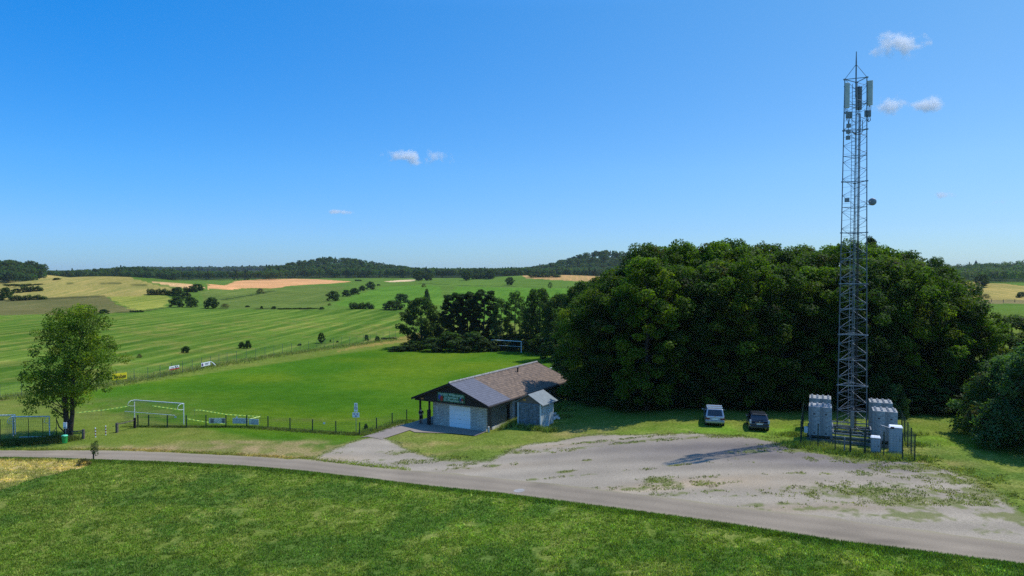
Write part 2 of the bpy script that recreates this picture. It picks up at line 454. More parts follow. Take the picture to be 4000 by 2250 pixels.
def asphalt(name, base, dark=.8):
    m, N, L, b = newmat(name)
    geo = N.new('ShaderNodeNewGeometry')
    n1 = N.new('ShaderNodeTexNoise'); n1.inputs['Scale'].default_value = 9; n1.inputs['Detail'].default_value = 8; n1.inputs['Roughness'].default_value = .8
    n2 = N.new('ShaderNodeTexNoise'); n2.inputs['Scale'].default_value = .35; n2.inputs['Detail'].default_value = 5
    for n in (n1, n2): L.new(geo.outputs['Position'], n.inputs['Vector'])
    r1 = N.new('ShaderNodeValToRGB'); e = r1.color_ramp.elements; e[0].position = .3; e[1].position = .7
    e[0].color = tuple(c * .78 for c in base) + (1,); e[1].color = tuple(c * 1.25 for c in base) + (1,)
    L.new(n1.outputs['Fac'], r1.inputs[0])
    r2 = N.new('ShaderNodeValToRGB'); e = r2.color_ramp.elements; e[0].position = .3; e[1].position = .7
    e[0].color = (dark, dark, dark, 1); e[1].color = (1.12, 1.1, 1.06, 1); L.new(n2.outputs['Fac'], r2.inputs[0])
    mx = N.new('ShaderNodeMix'); mx.data_type = 'RGBA'; mx.blend_type = 'MULTIPLY'; mx.inputs[0].default_value = 1
    L.new(r1.outputs[0], mx.inputs[6]); L.new(r2.outputs[0], mx.inputs[7]); L.new(mx.outputs[2], b.inputs['Base Color'])
    b.inputs['Roughness'].default_value = .9; b.inputs['Specular IOR Level'].default_value = .2
    bp = N.new('ShaderNodeBump'); bp.inputs['Strength'].default_value = .4; bp.inputs['Distance'].default_value = .03
    L.new(n1.outputs['Fac'], bp.inputs['Height']); L.new(bp.outputs[0], b.inputs['Normal'])
    return m
M['road'] = asphalt('old_asphalt', (.245, .22, .195))
M['apron'] = asphalt('apron_paving', (.25, .205, .165), .9)
K = 13
rv = []
for i in range(len(rup)):
    for k in range(K):
        f = k / (K - 1); 
        wob = .34 * (vnoise(np.array([rup[i, 0]]), np.array([k * 99.]), .9, 5)[0] - .5) if k in (0, K - 1) else 0
        x = rup[i, 0] * (1 - f) + rlo[i, 0] * f; y = rup[i, 1] * (1 - f) + rlo[i, 1] * f + wob
        rv.append((x, y, H1(x, y) + .05))
rv = np.array(rv); rq = []
for i in range(len(rup) - 1):
    for k in range(K - 1): rq.append((i * K + k, i * K + K + k, i * K + K + k + 1, i * K + k + 1))
ff = np.tile(np.arange(K) / (K - 1), len(rup)); 
rt = np.tile(np.array([.27, .218, .155]), (len(rv), 1)) * (1 - .13 * np.exp(-((ff - .3) / .09) ** 2) - .13 * np.exp(-((ff - .72) / .09) ** 2))[:, None]
rt *= (.8 + .4 * fbm(rv[:, 0], rv[:, 1], 4, 141, 4))[:, None]
ed_ = (np.maximum(sm(.1, 0, ff) if False else 1 - sm(0, .12, ff), sm(.88, 1, ff)) * (.3 + .7 * fbm(rv[:, 0], rv[:, 1], 1.2, 151, 3)))[:, None]
rt = rt * (1 - ed_) + np.array([.31, .27, .15]) * ed_
for _ in range(14):
    q_ = rv[rng.integers(0, len(rv))]; w_ = (np.exp(-((rv[:, 0] - q_[0]) / rng.uniform(.5, 2.2)) ** 4 - ((rv[:, 1] - q_[1]) / rng.uniform(.4, 1)) ** 4) * rng.uniform(-.25, .2))[:, None]; rt = rt * (1 + w_)
rme = fast_mesh('road', rv, np.array(rq)[:, ::-1], tint=rt); road_o = tag(link('road', rme), kind='structure')

LOTPX = [(1180, 1800), (1245, 1782), (1330, 1752), (1395, 1722), (1450, 1712), (1500, 1714), (1530, 1728), (1570, 1752), (1640, 1775), (1720, 1795), (1830, 1808), (1925, 1803), (1975, 1772), (2040, 1742), (2110, 1733), (2180, 1726),
         (2260, 1708), (2350, 1700), (2500, 1702), (2700, 1693), (2950, 1714), (3080, 1737), (3130, 1762), (3260, 1785), (3400, 1798), (3560, 1806), (3700, 1838), (3800, 1880), (3900, 1945), (4000, 2025), (4150, 2110), (4300, 2190),
         (4000, 2150), (3665, 2100), (3374, 2062), (2908, 2003), (2500, 1948), (2005, 1890), (1773, 1866), (1400, 1834), (1200, 1812)]
LOT = poly(LOTPX)
def near_colour(x, y):
    """colour of the gravel: pale dusty stone, darker chippings towards the mast"""
    n = len(x); c = np.tile(np.array([.315, .265, .195]), (n, 1))
    for (px, py, rx, ry, k) in [(3000, 1765, 11, 3.6, 1.0), (2750, 1740, 9, 2.6, .7), (3330, 1805, 8, 1.8, .9), (2400, 1745, 6, 1.8, .4), (3450, 1830, 7, 1.6, .7), (2150, 1790, 4, 1.2, .25)]:
        X, Y = P(px, py); d = ((x - X) / rx) ** 2 + ((y - Y) / ry) ** 2
        w = np.clip(np.exp(-d * 1.2) * k * (.7 + .7 * fbm(x, y, 1.5, 81, 3)), 0, 1)[:, None]
        c = c * (1 - w) + np.array([.165, .142, .125]) * w
    for (px, py, rx, ry, k) in [(2750, 1880, 6, 1.2, .6), (2600, 1905, 7, 1.0, .6), (2150, 1745, 3, .8, .5), (1300, 1790, 4, 1.2, .5), (3150, 1985, 7, 1, .5), (1900, 1830, 6, 1, .3), (3000, 1900, 4, 1, .25)]:
        X, Y = P(px, py); d = ((x - X) / rx) ** 2 + ((y - Y) / ry) ** 2
        w = np.clip(np.exp(-d * 1.2) * k * (.5 + fbm(x, y, 1.2, 91, 3)), 0, 1)[:, None]
        c = c * (1 - w) + np.array([.36, .27, .17]) * w
    # wheel tracks polished darker or lighter
    tr = np.sin((y - 60) * 2.1 + 2.2 * fbm(x, y, 14, 101, 2) * 3 + x * .12)
    c *= (1 + .09 * tr * (.4 + 1.2 * fbm(x, y, 6, 131, 2)))[:, None] * (.88 + .24 * fbm(x, y, 3, 111, 4))[:, None]
    return c
# weedy patches on the gravel (px,py,rx,ry,density)
WEED = [(3420, 1920, 5.5, 1.7, 1.0), (3560, 1960, 4.5, 1.7, 1.0), (3330, 1935, 4, 1.2, .7), (3600, 2020, 3.0, 1.3, .8), (3700, 1985, 4, 1.5, .6), (3300, 1990, 5, .7, .5), (3150, 1990, 5, .5, .55), (2570, 1880, 1.6, .9, 1.0),
        (2560, 1900, 3.5, .9, .7), (2720, 1895, 3.2, .8, .7), (2230, 1760, 1.6, .6, .8), (2280, 1750, 2.4, .5, .5), (2215, 1843, .8, .3, 1.4), (2290, 1800, .5, .2, 1.2), (2640, 1819, .9, .25, 1.4), (1700, 1800, 3.5, .6, .8),
        (1570, 1770, 2.5, .8, .6), (1820, 1815, 3, .5, .5), (3250, 1760, 6, .9, .9), (3420, 1795, 5, 1.0, .9), (3600, 1830, 3.5, 1.2, .9), (3050, 1740, 3, .6, .7), (2800, 1706, 9, .6, .7), (2500, 1710, 6, .5, .6),
        (3850, 1930, 3.5, 2.0, .9), (3760, 1880, 3, 1.2, .8), (3950, 2020, 3, 1.6, .9), (3450, 2010, 4, .6, .5), (2950, 1975, 5, .4, .5), (2380, 1905, 6, .35, .5), (2100, 1873, 6, .3, .5), (1500, 1800, 4, .6, .3), (2900, 1800, 9, 2, .12), (2300, 1830, 12, 2, .1), (3100, 1860, 9, 2, .12)]
WEED += [(3780, 1960, 3.5, 1.2, .8), (3880, 2010, 2.5, .9, .8), (3700, 1860, 4, .8, .8), (3480, 1850, 4, .7, .5), (3050, 1765, 5, .5, .5), (2650, 1715, 8, .5, .7), (2400, 1720, 6, .5, .6), (2050, 1765, 2.5, .8, .7), (1900, 1822, 4, .5, .6), (1650, 1800, 4, .6, .6),
         (2450, 1840, 3, .3, .5), (2850, 1860, 3, .35, .5), (3000, 1930, 4, .4, .5), (1340, 1770, 1.5, .6, .5), (3900, 2080, 3, .7, .5), (3200, 1850, 3, .4, .45), (2700, 1925, 7, .45, .6)]
WEED = [(*P(a, b), c, d, e) for a, b, c, d, e in WEED]
def weed_density(x, y):
    w = np.zeros(len(x))
    for X, Y, rx, ry, k in WEED:
        w = np.maximum(w, k * np.exp(-(((x - X) / rx) ** 2 + ((y - Y) / ry) ** 2)))
    return w
def lot_tint(x, y):
    c = near_colour(x, y); g, _ = ground_colour(x, y)
    wd = weed_density(x, y); k = fbm(x, y, .8, 23, 5); f = fbm(x, y, .35, 24, 3)
    w1 = sm(.30, .66, wd * .75 + 1.3 * (k - .5) * sm(0, .2, wd) + .35 * (f - .5))[:, None] * .88
    dry = np.array([.22, .19, .075]) * (1 - k[:, None]) + np.array([.105, .14, .03]) * k[:, None]
    c = c * (1 - w1) + dry * w1
    a = sm(.15, .95, lot_alpha(x, y) + .3 * (f - .5))[:, None]
    e = dry * .6 + g * .4
    return c * a + e * (1 - a)
la = np.array(LOT); gs = .14
gx = np.arange(la[:, 0].min() - 1, min(la[:, 0].max(), 50) + 1, gs); gy = np.arange(la[:, 1].min() - 1, la[:, 1].max() + 1, gs)
GX, GY = np.meshgrid(gx, gy); fx, fy = GX.ravel(), GY.ravel()
cxx = (GX[:-1, :-1] + gs / 2).ravel(); cyy = (GY[:-1, :-1] + gs / 2).ravel()
def lot_alpha(x, y):
    a = np.zeros(len(x))
    for k, (A, B) in enumerate([(3.2, 2.4), (2.2, 1.2), (2.6, .6), (1.5, .35), (3.0, 1.0), (1.0, .2)]):
        a += inpoly(x + A * (fbm(x, y, B, 7 + k, 4) - .5), y + A * .9 * (fbm(x, y, B, 40 + k, 4) - .5), LOT)
    return a / 6
ins = lot_alpha(cxx, cyy) > .12
rowlen = len(gx)
ii, jj = np.divmod(np.nonzero(ins)[0], len(gx) - 1)
q = np.stack([ii * rowlen + jj, ii * rowlen + jj + 1, (ii + 1) * rowlen + jj + 1, (ii + 1) * rowlen + jj], 1)
used, inv = np.unique(q, return_inverse=True)
vv = np.stack([fx[used] + .1 * (vnoise(fx[used], fy[used], .13, 3) - .5), fy[used] + .1 * (vnoise(fx[used], fy[used], .13, 4) - .5), height(fx[used], fy[used]) + .025], 1)
lme = fast_mesh('gravel_lot', vv, inv.reshape(-1, 4), tint=lot_tint(fx[used], fy[used]))
def gravelmat(name='gravel', lo=.5, hi=1.55):
    m, N, L, b = newmat(name)
    at = N.new('ShaderNodeAttribute'); at.attribute_name = 'Tint'; geo = N.new('ShaderNodeNewGeometry')
    n1 = N.new('ShaderNodeTexNoise'); n1.inputs['Scale'].default_value = 11; n1.inputs['Detail'].default_value = 9; n1.inputs['Roughness'].default_value = .85
    L.new(geo.outputs['Position'], n1.inputs['Vector'])
    r1 = N.new('ShaderNodeValToRGB'); e = r1.color_ramp.elements; e[0].position = .3; e[1].position = .72
    e[0].color = (lo, lo, lo, 1); e[1].color = (hi, hi * .98, hi * .95, 1); L.new(n1.outputs['Fac'], r1.inputs[0])
    mx = N.new('ShaderNodeMix'); mx.data_type = 'RGBA'; mx.blend_type = 'MULTIPLY'; mx.inputs[0].default_value = 1
    L.new(at.outputs['Color'], mx.inputs[6]); L.new(r1.outputs[0], mx.inputs[7]); L.new(mx.outputs[2], b.inputs['Base Color'])
    b.inputs['Roughness'].default_value = .95; b.inputs['Specular IOR Level'].default_value = .15
    bp = N.new('ShaderNodeBump'); bp.inputs['Strength'].default_value = .6; bp.inputs['Distance'].default_value = .04
    L.new(n1.outputs['Fac'], bp.inputs['Height']); L.new(bp.outputs[0], b.inputs['Normal'])
    return m
tag(link('gravel_lot', lme, None, gravelmat()), kind='structure')
road_o.data.materials.append(gravelmat('old_asphalt_surface', .72, 1.28))

# paved apron in front of the club house
def sheet(name, pts_w, zoff, m, res=.5):
    a = np.array(pts_w); bm = bmesh.new()
    vs = [bm.verts.new((x, y, 0)) for x, y in pts_w]; bm.faces.new(vs)
    for ax in (0, 1):
        lo, hi = a[:, ax].min(), a[:, ax].max()
        for c in np.arange(lo + res, hi, res):
            no = (1, 0, 0) if ax == 0 else (0, 1, 0); co = (c, 0, 0) if ax == 0 else (0, c, 0)
            bmesh.ops.bisect_plane(bm, geom=bm.verts[:] + bm.edges[:] + bm.faces[:], plane_co=co, plane_no=no)
    for v in bm.verts: v.co.z = H1(v.co.x, v.co.y) + zoff
    bmesh.ops.recalc_face_normals(bm, faces=bm.faces[:])
    if sum(f.normal.z for f in bm.faces) < 0: bmesh.ops.reverse_faces(bm, faces=bm.faces[:])
    me = bpy.data.meshes.new(name); bm.to_mesh(me); bm.free(); return link(name, me, None, m)
apron_pts = [P(1405, 1712), P(1572, 1656), xy_of(-5.6, .4), xy_of(-5.6, 8), xy_of(-3.1, 8), xy_of(-3.1, .9), xy_of(4.3, .9), xy_of(4.3, -1.3), P(1770, 1695), P(1620, 1690), P(1600, 1682), P(1490, 1718)]
tag(sheet('paved_apron', apron_pts, .06, M['apron']), kind='structure')
# manhole lid in the road
mx_, my_ = P(2028, 1919)
mb = MB(); ring = [(mx_ + .42 * math.cos(t), my_ + .42 * math.sin(t)) for t in np.linspace(0, 2 * math.pi, 25)[:-1]]
vs = [(x, y, H1(x, y) + .06) for x, y in ring] + [(x, y, H1(x, y) + .03) for x, y in ring]
mb.add(vs, [tuple(range(24))] + [(i, i + 24, (i + 1) % 24 + 24, (i + 1) % 24) for i in range(24)])
tag(mb.build('manhole_cover', mat('pale_iron', (.32, .29, .25), .8, var=.15)), 'pale round manhole cover set in the asphalt road', 'manhole cover')

# white touch line marks of the pitch
mb = MB()
def linemark(p, q, w=.14):
    p, q = np.array(p), np.array(q); L = np.hypot(*(q - p)); d = (q - p) / L; nn = np.array([-d[1], d[0]]) * w / 2
    k = max(2, int(L / 1.5))
    for i in range(k):
        a = p + (q - p) * i / k; b = p + (q - p) * (i + 1) / k
        vs = [a - nn, b - nn, b + nn, a + nn]
        mb.add([(x, y, H1(x, y) + .012) for x, y in vs], [(0, 1, 2, 3)])
linemark(P(2142, 1440), P(2190, 1426), .3); linemark(P(2142, 1440), P(2200, 1470), .18)
lm = mb.build('pitch_line', M['white']); tag(lm, kind='structure')

# ------------------------------------------------------------------ foliage
def leaf_quads(cen, nor, size, tint, asp=.62):
    n = len(cen)
    nor = nor / (np.linalg.norm(nor, axis=1, keepdims=True) + 1e-9)
    r = rng.normal(size=(n, 3)); a = np.cross(nor, r); a /= (np.linalg.norm(a, axis=1, keepdims=True) + 1e-9)
    b = np.cross(nor, a); s = (size * rng.uniform(.65, 1.35, n))[:, None]
    fold = nor * s * .18
    v = np.stack([cen - a * s * .5, cen - b * s * .5 * asp + fold, cen + a * s * .5, cen + b * s * .5 * asp + fold], 1).reshape(-1, 3)
    return v, np.arange(n * 4).reshape(n, 4), np.repeat(tint, 4, axis=0)

def sph(n):
    d = rng.normal(size=(n, 3)); return d / np.linalg.norm(d, axis=1, keepdims=True)

def crown_mesh(name, clusters, leaves, leaf, base, var=.3, brown=.0, up=.45, squash=.75, yellow=.12):
    """clusters: list of (x,y,z,r)"""
    cl = np.array(clusters); w = cl[:, 3] ** 2; w = w / w.sum()
    idx = rng.choice(len(cl), leaves, p=w)
    d = sph(leaves); rad = rng.uniform(.45, 1.0, leaves) ** .6
    rad *= rng.uniform(.85, 1.15, leaves)
    lump = 1 + .22 * np.sin(d[:, 0] * 5 + idx) * np.sin(d[:, 1] * 6 + idx * 2)
    p = cl[idx, :3] + d * (cl[idx, 3] * rad * lump)[:, None] * np.array([1, 1, squash])
    nor = d * .65 + rng.normal(size=(leaves, 3)) * .45 + np.array([0, 0, up])
    ct_ = rng.uniform(1 - var, 1 + var, len(cl))[idx] * rng.uniform(.75, 1.3, leaves)
    t = np.tile(np.array(base), (leaves, 1)) * ct_[:, None]
    if brown:
        bm_ = (rng.random(len(cl)) < brown)[idx] & (rng.random(leaves) < .7)
        t[bm_] = np.array([.052, .05, .02]) * ct_[bm_][:, None]
    ym = (rng.random(len(cl)) < yellow)[idx]
    t[ym] = t[ym] * np.array([1.55, 1.25, .9])
    v, q, tt = leaf_quads(p, nor, leaf, t)
    me = fast_mesh(name, v, q, tint=tt); me.materials.append(M['leaf']); return me

def clusters_col(z0, z1, Rr, n, rfac, prof, jitter=.25):
    out = []
    for k in range(n):
        t = (k + rng.random()) / n
        pr = prof(t) * Rr * rng.uniform(.8, 1.12)
        a = k * 2.399 + rng.uniform(-.4, .4)
        rr = pr * math.sqrt(rng.uniform(.25, 1.0))
        c = rfac * Rr * rng.uniform(.75, 1.25)
        out.append((rr * math.cos(a), rr * math.sin(a), z0 + (z1 - z0) * t, c))
    return out
P_FULL = lambda t: (.84 + .2 * math.sin(t * 3)) * (1 if t < .72 else max(.2, math.cos((t - .72) / .28 * 1.32)))
P_OVAL = lambda t: math.sin(math.pi * (.10 + .84 * t)) ** .7
P_POPLAR = lambda t: math.sin(math.pi * (.16 + .76 * t)) ** .6
P_BUSH = lambda t: math.sqrt(max(0.02, 1 - (t * .95) ** 2))
P_CONE = lambda t: (1.02 - t) ** .8

def trunk_mesh(name, h, r, clusters, nl=14, fork=None):
    mb = MB()
    def wob(p, q, n, a):
        pts = []
        for i in range(n + 1):
            f = i / n; v = Vector(p).lerp(Vector(q), f)
            if 0 < i < n: v += Vector(rng.uniform(-a, a, 3).tolist())
            pts.append(v)
        return pts
    top = Vector((0, 0, h * .88))
    pts = wob((0, 0, -.3), top, 7, r * .5)
    mb.tube(pts, [r * (1.25 if i == 0 else 1) * (1 - .8 * i / 7) for i in range(8)], 8)
    cl = [c for c in clusters]; step = max(1, len(cl) // nl)
    for c in cl[::step]:
        z = max(h * .12, min(h * .8, c[2] - math.hypot(c[0], c[1]) * .7))
        f = z / (h * .88); rr = max(.02, r * (1 - .8 * f) * .5)
        mb.tube(wob((0, 0, z), (c[0], c[1], c[2]), 4, .12), [rr, rr * .8, rr * .6, rr * .4, rr * .2], 5)
    me = mb.mesh(name); me.shade_smooth() if hasattr(me, 'shade_smooth') else None
    return me

PROTO = {}
def proto(key, z0, H, Rr, ncl, rfac, prof, leaves, leaf, base, trunk_r, bark='bark', **kw):
    cl = clusters_col(z0, H - Rr * rfac * .5, Rr, ncl, rfac, prof)
    cm = crown_mesh('crown_' + key, cl, leaves, leaf, base, **kw)
    tm = trunk_mesh('trunk_' + key, H, trunk_r, cl); tm.materials.append(M[bark])
    PROTO[key] = (tm, cm, H, Rr)

DG = (.042, .082, .014)
for k, (hh, rr, br, base) in enumerate([(16, 4.0, .08, (.052, .088, .008)), (16, 3.9, .3, (.034, .06, .009)), (16, 3.5, .05, (.064, .104, .008)), (16, 4.1, .12, (.028, .056, .010)), (16, 3.6, .2, (.05, .08, .012))]):
    proto('wood%d' % k, 1.0, hh, rr, 125, .21, P_FULL, 24000, .26, tuple(c * 1.12 for c in base), .28, brown=br * .6, var=.32)
proto('poplar', .4, 12, 2.4, 60, .26, P_POPLAR, 11000, .34, (.022, .045, .011), .2, brown=.02)
proto('loose', 1.4, 11, 2.8, 50, .24, P_OVAL, 5500, .30, (.05, .088, .024), .17, bark='palebark')
proto('round', 1.0, 10, 3.6, 75, .21, P_OVAL, 12000, .30, (.04, .07, .015), .24)
proto('conifer', .8, 12, 2.6, 60, .2, P_CONE, 7000, .26, (.025, .045, .016), .2, brown=.05, up=.2)
proto('shrubtree', .2, 7, 3.6, 90, .2, P_BUSH, 24000, .2, (.06, .11, .035), .12, brown=.1)
# unit bushes: 1 m wide and 1 m high, scaled by placement
def bush_proto(key, n, leaf, base, **kw):
    cl = clusters_col(.1, .78, .36, 16, .42, P_BUSH)
    PROTO[key] = (None, crown_mesh('foliage_' + key, cl, n, leaf, base, **kw), 1, .5)
bush_proto('bushA', 1500, .085, (.036, .066, .014)); bush_proto('bushB', 1500, .085, (.032, .058, .014), brown=.05); bush_proto('bushC', 1300, .09, (.05, .09, .025))
bush_proto('drybush', 700, .08, (.09, .085, .035), brown=.5)
cl = [(x, rng.uniform(-.12, .12), rng.uniform(.2, .62), rng.uniform(.28, .5)) for x in np.linspace(-2.75, 2.75, 20)]
PROTO['hedge'] = (None, crown_mesh('foliage_hedge', cl, 3400, .16, (.036, .065, .016), squash=.9), 1, .5)

def plant(name, key, x, y, sx, sz, label, cat, group=None, rz=None, sy=None, zoff=0.0):
    tm, cm, H0, R0 = PROTO[key]
    rz = rng.uniform(0, 6.28) if rz is None else rz
    if tm is None:
        o = link(name, cm); o.location = (x, y, H1(x, y) + zoff); o.rotation_euler = (0, 0, rz); o.scale = (sx, sy if sy else sx, sz)
        return tag(o, label, cat, group)
    o = empty(name, (x, y, H1(x, y) + zoff), rz)
    o.scale = (sx, sy if sy else sx, sz)
    tag(o, label, cat, group)
    if tm: link('trunk', tm, o)
    link('crown' if tm else 'foliage', cm, o)
    return o
def tree_at(px, Y, h, wid, key, label, group=None, name='broadleaf_tree', cat='tree', zoff=0):
    tm, cm, H0, R0 = PROTO[key]
    return plant(name, key, AT(px, Y), Y, wid / (2 * R0), h / H0, label, cat, group, zoff=zoff)

# the dark wood on the right
ORD = ['first', 'second', 'third', 'fourth', 'fifth', 'sixth', 'seventh', 'eighth', 'ninth', 'tenth', 'eleventh', 'twelfth', 'thirteenth', 'fourteenth']
G = 'trees of the dark wood behind the parked cars and the mast'
def topz(px, Y):
    """height the outline of the wood has in each direction"""
    py = np.interp(px, [2160, 2236, 2330, 2423, 2469, 2547, 2873, 3000, 3261, 3401, 3572, 3727, 3789, 3836, 3900], [1175, 1100, 1062, 1005, 975, 955, 945, 955, 958, 948, 1000, 1045, 1112, 1200, 1330])
    return ZAT(py, Y)
front = [2320, 2420, 2530, 2665, 2795, 2925, 3055, 3190, 3320, 3450, 3580, 3700, 3800]
for i, px in enumerate(front):
    Y = 76.8 + rng.uniform(-1.0, 1.0) + (8 if i == 0 else 4 if i == 1 else 0); x = AT(px, Y); g = H1(x, Y)
    full = topz(px, Y) - g; h = full * rng.uniform(.86, .95)
    hint = ''
    tree_at(px, Y, h, 8.6 if i != 12 else 7, 'wood%d' % (i % 5), 'dark tree in the front rank of the wood, %s from the left%s' % (ORD[i], hint), G)
mid = [2400, 2520, 2650, 2790, 2920, 3050, 3180, 3310, 3440, 3560, 3665]
for i, px in enumerate(mid):
    Y = 85.5 + rng.uniform(-1.5, 1.5); x = AT(px, Y); h = (topz(px, Y) - H1(x, Y)) * rng.uniform(.94, 1.03)
    tree_at(px, Y, h, 9.2, 'wood%d' % ((i * 2 + 1) % 5), 'sunlit topped tree in the second rank of the wood, %s from the left' % ORD[i], G)
back = [2560, 2700, 2860, 3000, 3130, 3270, 3420, 3540]
for i, px in enumerate(back):
    Y = 95 + rng.uniform(-2, 2); x = AT(px, Y); h = (topz(px, Y) - H1(x, Y)) * (1.0 + rng.uniform(-.02, .03))
    tree_at(px, Y, h, 9.6, 'wood%d' % ((i * 3 + 2) % 5), 'tree whose bright crown top shows at the back of the wood, %s from the left' % ORD[i], G)
tree_at(3401, 108, ZAT(926, 108) - 2.2, 5.5, 'conifer', 'dark conifer tip rising above the wood just right of the mast', name='conifer_tree')
tree_at(3655, 125, ZAT(1012, 125) - 2.0, 6, 'wood3', 'small rounded dark tree top above the right shoulder of the wood')
# left flank of the wood, running back along the pitch
for px, Y, py, w, key, lab in [(2235, 112, 1230, 7.4, 'wood1', 'dark tree of the wood edge hanging over the far corner of the club house roof'),
                               (2270, 120, 1096, 8, 'round', 'tall feathery tree with spiky top at the left flank of the wood'),
                               (2345, 112, 1080, 8.5, 'wood3', 'tall dark tree with ragged top between the feathery tree and the main wood'),
                               (2245, 104, 1300, 6, 'wood4', 'lower leafy tree of the wood edge above the white corner line of the pitch'),
                               (2275, 99, 1400, 5.2, 'wood0', 'low dark tree of the wood edge beside the right end of the club house roof')]:
    x = AT(px, Y); tree_at(px, Y, ZAT(py, Y) - H1(x, Y), w, key, lab)
# row behind the far goal
for px, Y, py, w, key, lab, nm in [(1645, 158, 1160, 9.6, 'round', 'round spreading tree standing left of the black poplar group', 'broadleaf_tree'),
                               (1772, 160, 1146, 6.6, 'poplar', 'left dark poplar of the dense group of three', 'poplar_tree'), (1825, 160, 1142, 6.6, 'poplar', 'middle dark poplar of the dense group of three', 'poplar_tree'), (1890, 159, 1134, 7.2, 'poplar', 'right and tallest dark poplar of the dense group of three', 'poplar_tree'),
                               (1735, 158, 1230, 5, 'round', 'low dark tree filling the gap left of the three poplars', 'broadleaf_tree'),
                               (1958, 155, 1165, 5.2, 'loose', 'thin pale green tree left of the pair above the far goal', 'broadleaf_tree'), (2012, 155, 1138, 5.4, 'loose', 'slender pointed tree standing straight above the far goal', 'broadleaf_tree'),
                               (2108, 150, 1125, 8.2, 'round', 'bushy tree between the far goal and the wood', 'broadleaf_tree'), (2075, 164, 1200, 5, 'loose', 'small tree seen through the gap right of the far goal trees', 'broadleaf_tree'),
                               (2185, 135, 1145, 7.6, 'round', 'dense tree where the row behind the goal joins the wood', 'broadleaf_tree')]:
    x = AT(px, Y); tree_at(px, Y, ZAT(py, Y) - H1(x, Y), w, key, lab, name=nm)
# right edge
tree_at(3975, 62.0, ZAT(1385, 62.0) - 2.4, 9.4, 'shrubtree', 'big grey green shrubby tree nearest the right edge of the lot', name='shrub_tree')
tree_at(4120, 57.5, ZAT(1340, 57.5) - 2.4, 10.5, 'shrubtree', 'leafy tree cut by the right picture edge, added to cast shade over the grass', name='shrub_tree')  # extra tree centred outside the frame, added for its shadow on the ground
tree_at(3955, 82, ZAT(1230, 82) - 2.4, 8.5, 'wood3', 'brownish green tree against the green field at the right edge', name='broadleaf_tree')
tree_at(4095, 76, ZAT(1290, 76) - 2.4, 9, 'wood1', 'dark tree half outside the right picture edge above the shrubs', name='broadleaf_tree')
tree_at(3500, 71.5, ZAT(1500, 71.5) - 2.4, 2.8, 'shrubtree', 'small sunlit pale leaved tree just right of the mast against the dark wood', name='shrub_tree')
# understorey along the foot of the wood
us = [(2250, 86, 3), (2340, 80, 3.2), (2440, 75.5, 3), (2530, 75, 3.4), (2620, 75, 3), (2720, 75, 3.3), (2830, 74.6, 3), (2930, 74.4, 3.2), (3030, 74, 3.2), (3140, 73.6, 3.5), (3250, 73.6, 3), (3350, 73.2, 3), (3450, 73, 3), (3570, 72.4, 3.2), (3670, 72, 3.4), (3770, 71.4, 3.5), (3850, 69, 3), (2300, 92, 3.4), (2240, 100, 3.6)]
US = ['under the trees behind the container', 'in shade at the left foot of the wood', 'at the foot of the wood left of the silver car', 'between container and silver car', 'left behind the silver car', 'just left behind the silver car',
      'straight behind the silver car', 'between and behind the two cars', 'straight behind the dark car', 'behind the left ballast stacks', 'behind the left side of the mast', 'behind the mast foot', 'behind the right ballast stacks',
      'right of the fenced compound', 'at the edge of the bright grass right of the compound', 'at the right end of the wood foot', 'beside the right edge shrub tree', 'behind the container in deep shade', 'near the far end of the club house']
for (px, Y, w), s_ in zip(us, US):
    plant('bush', ['bushA', 'bushB'][int(w * 10) % 2], AT(px, Y + 1.6), Y + 1.6, w * 1.7, w * rng.uniform(.8, 1.3), 'dark understorey bush ' + s_, 'bush', 'understorey bushes along the foot of the wood')

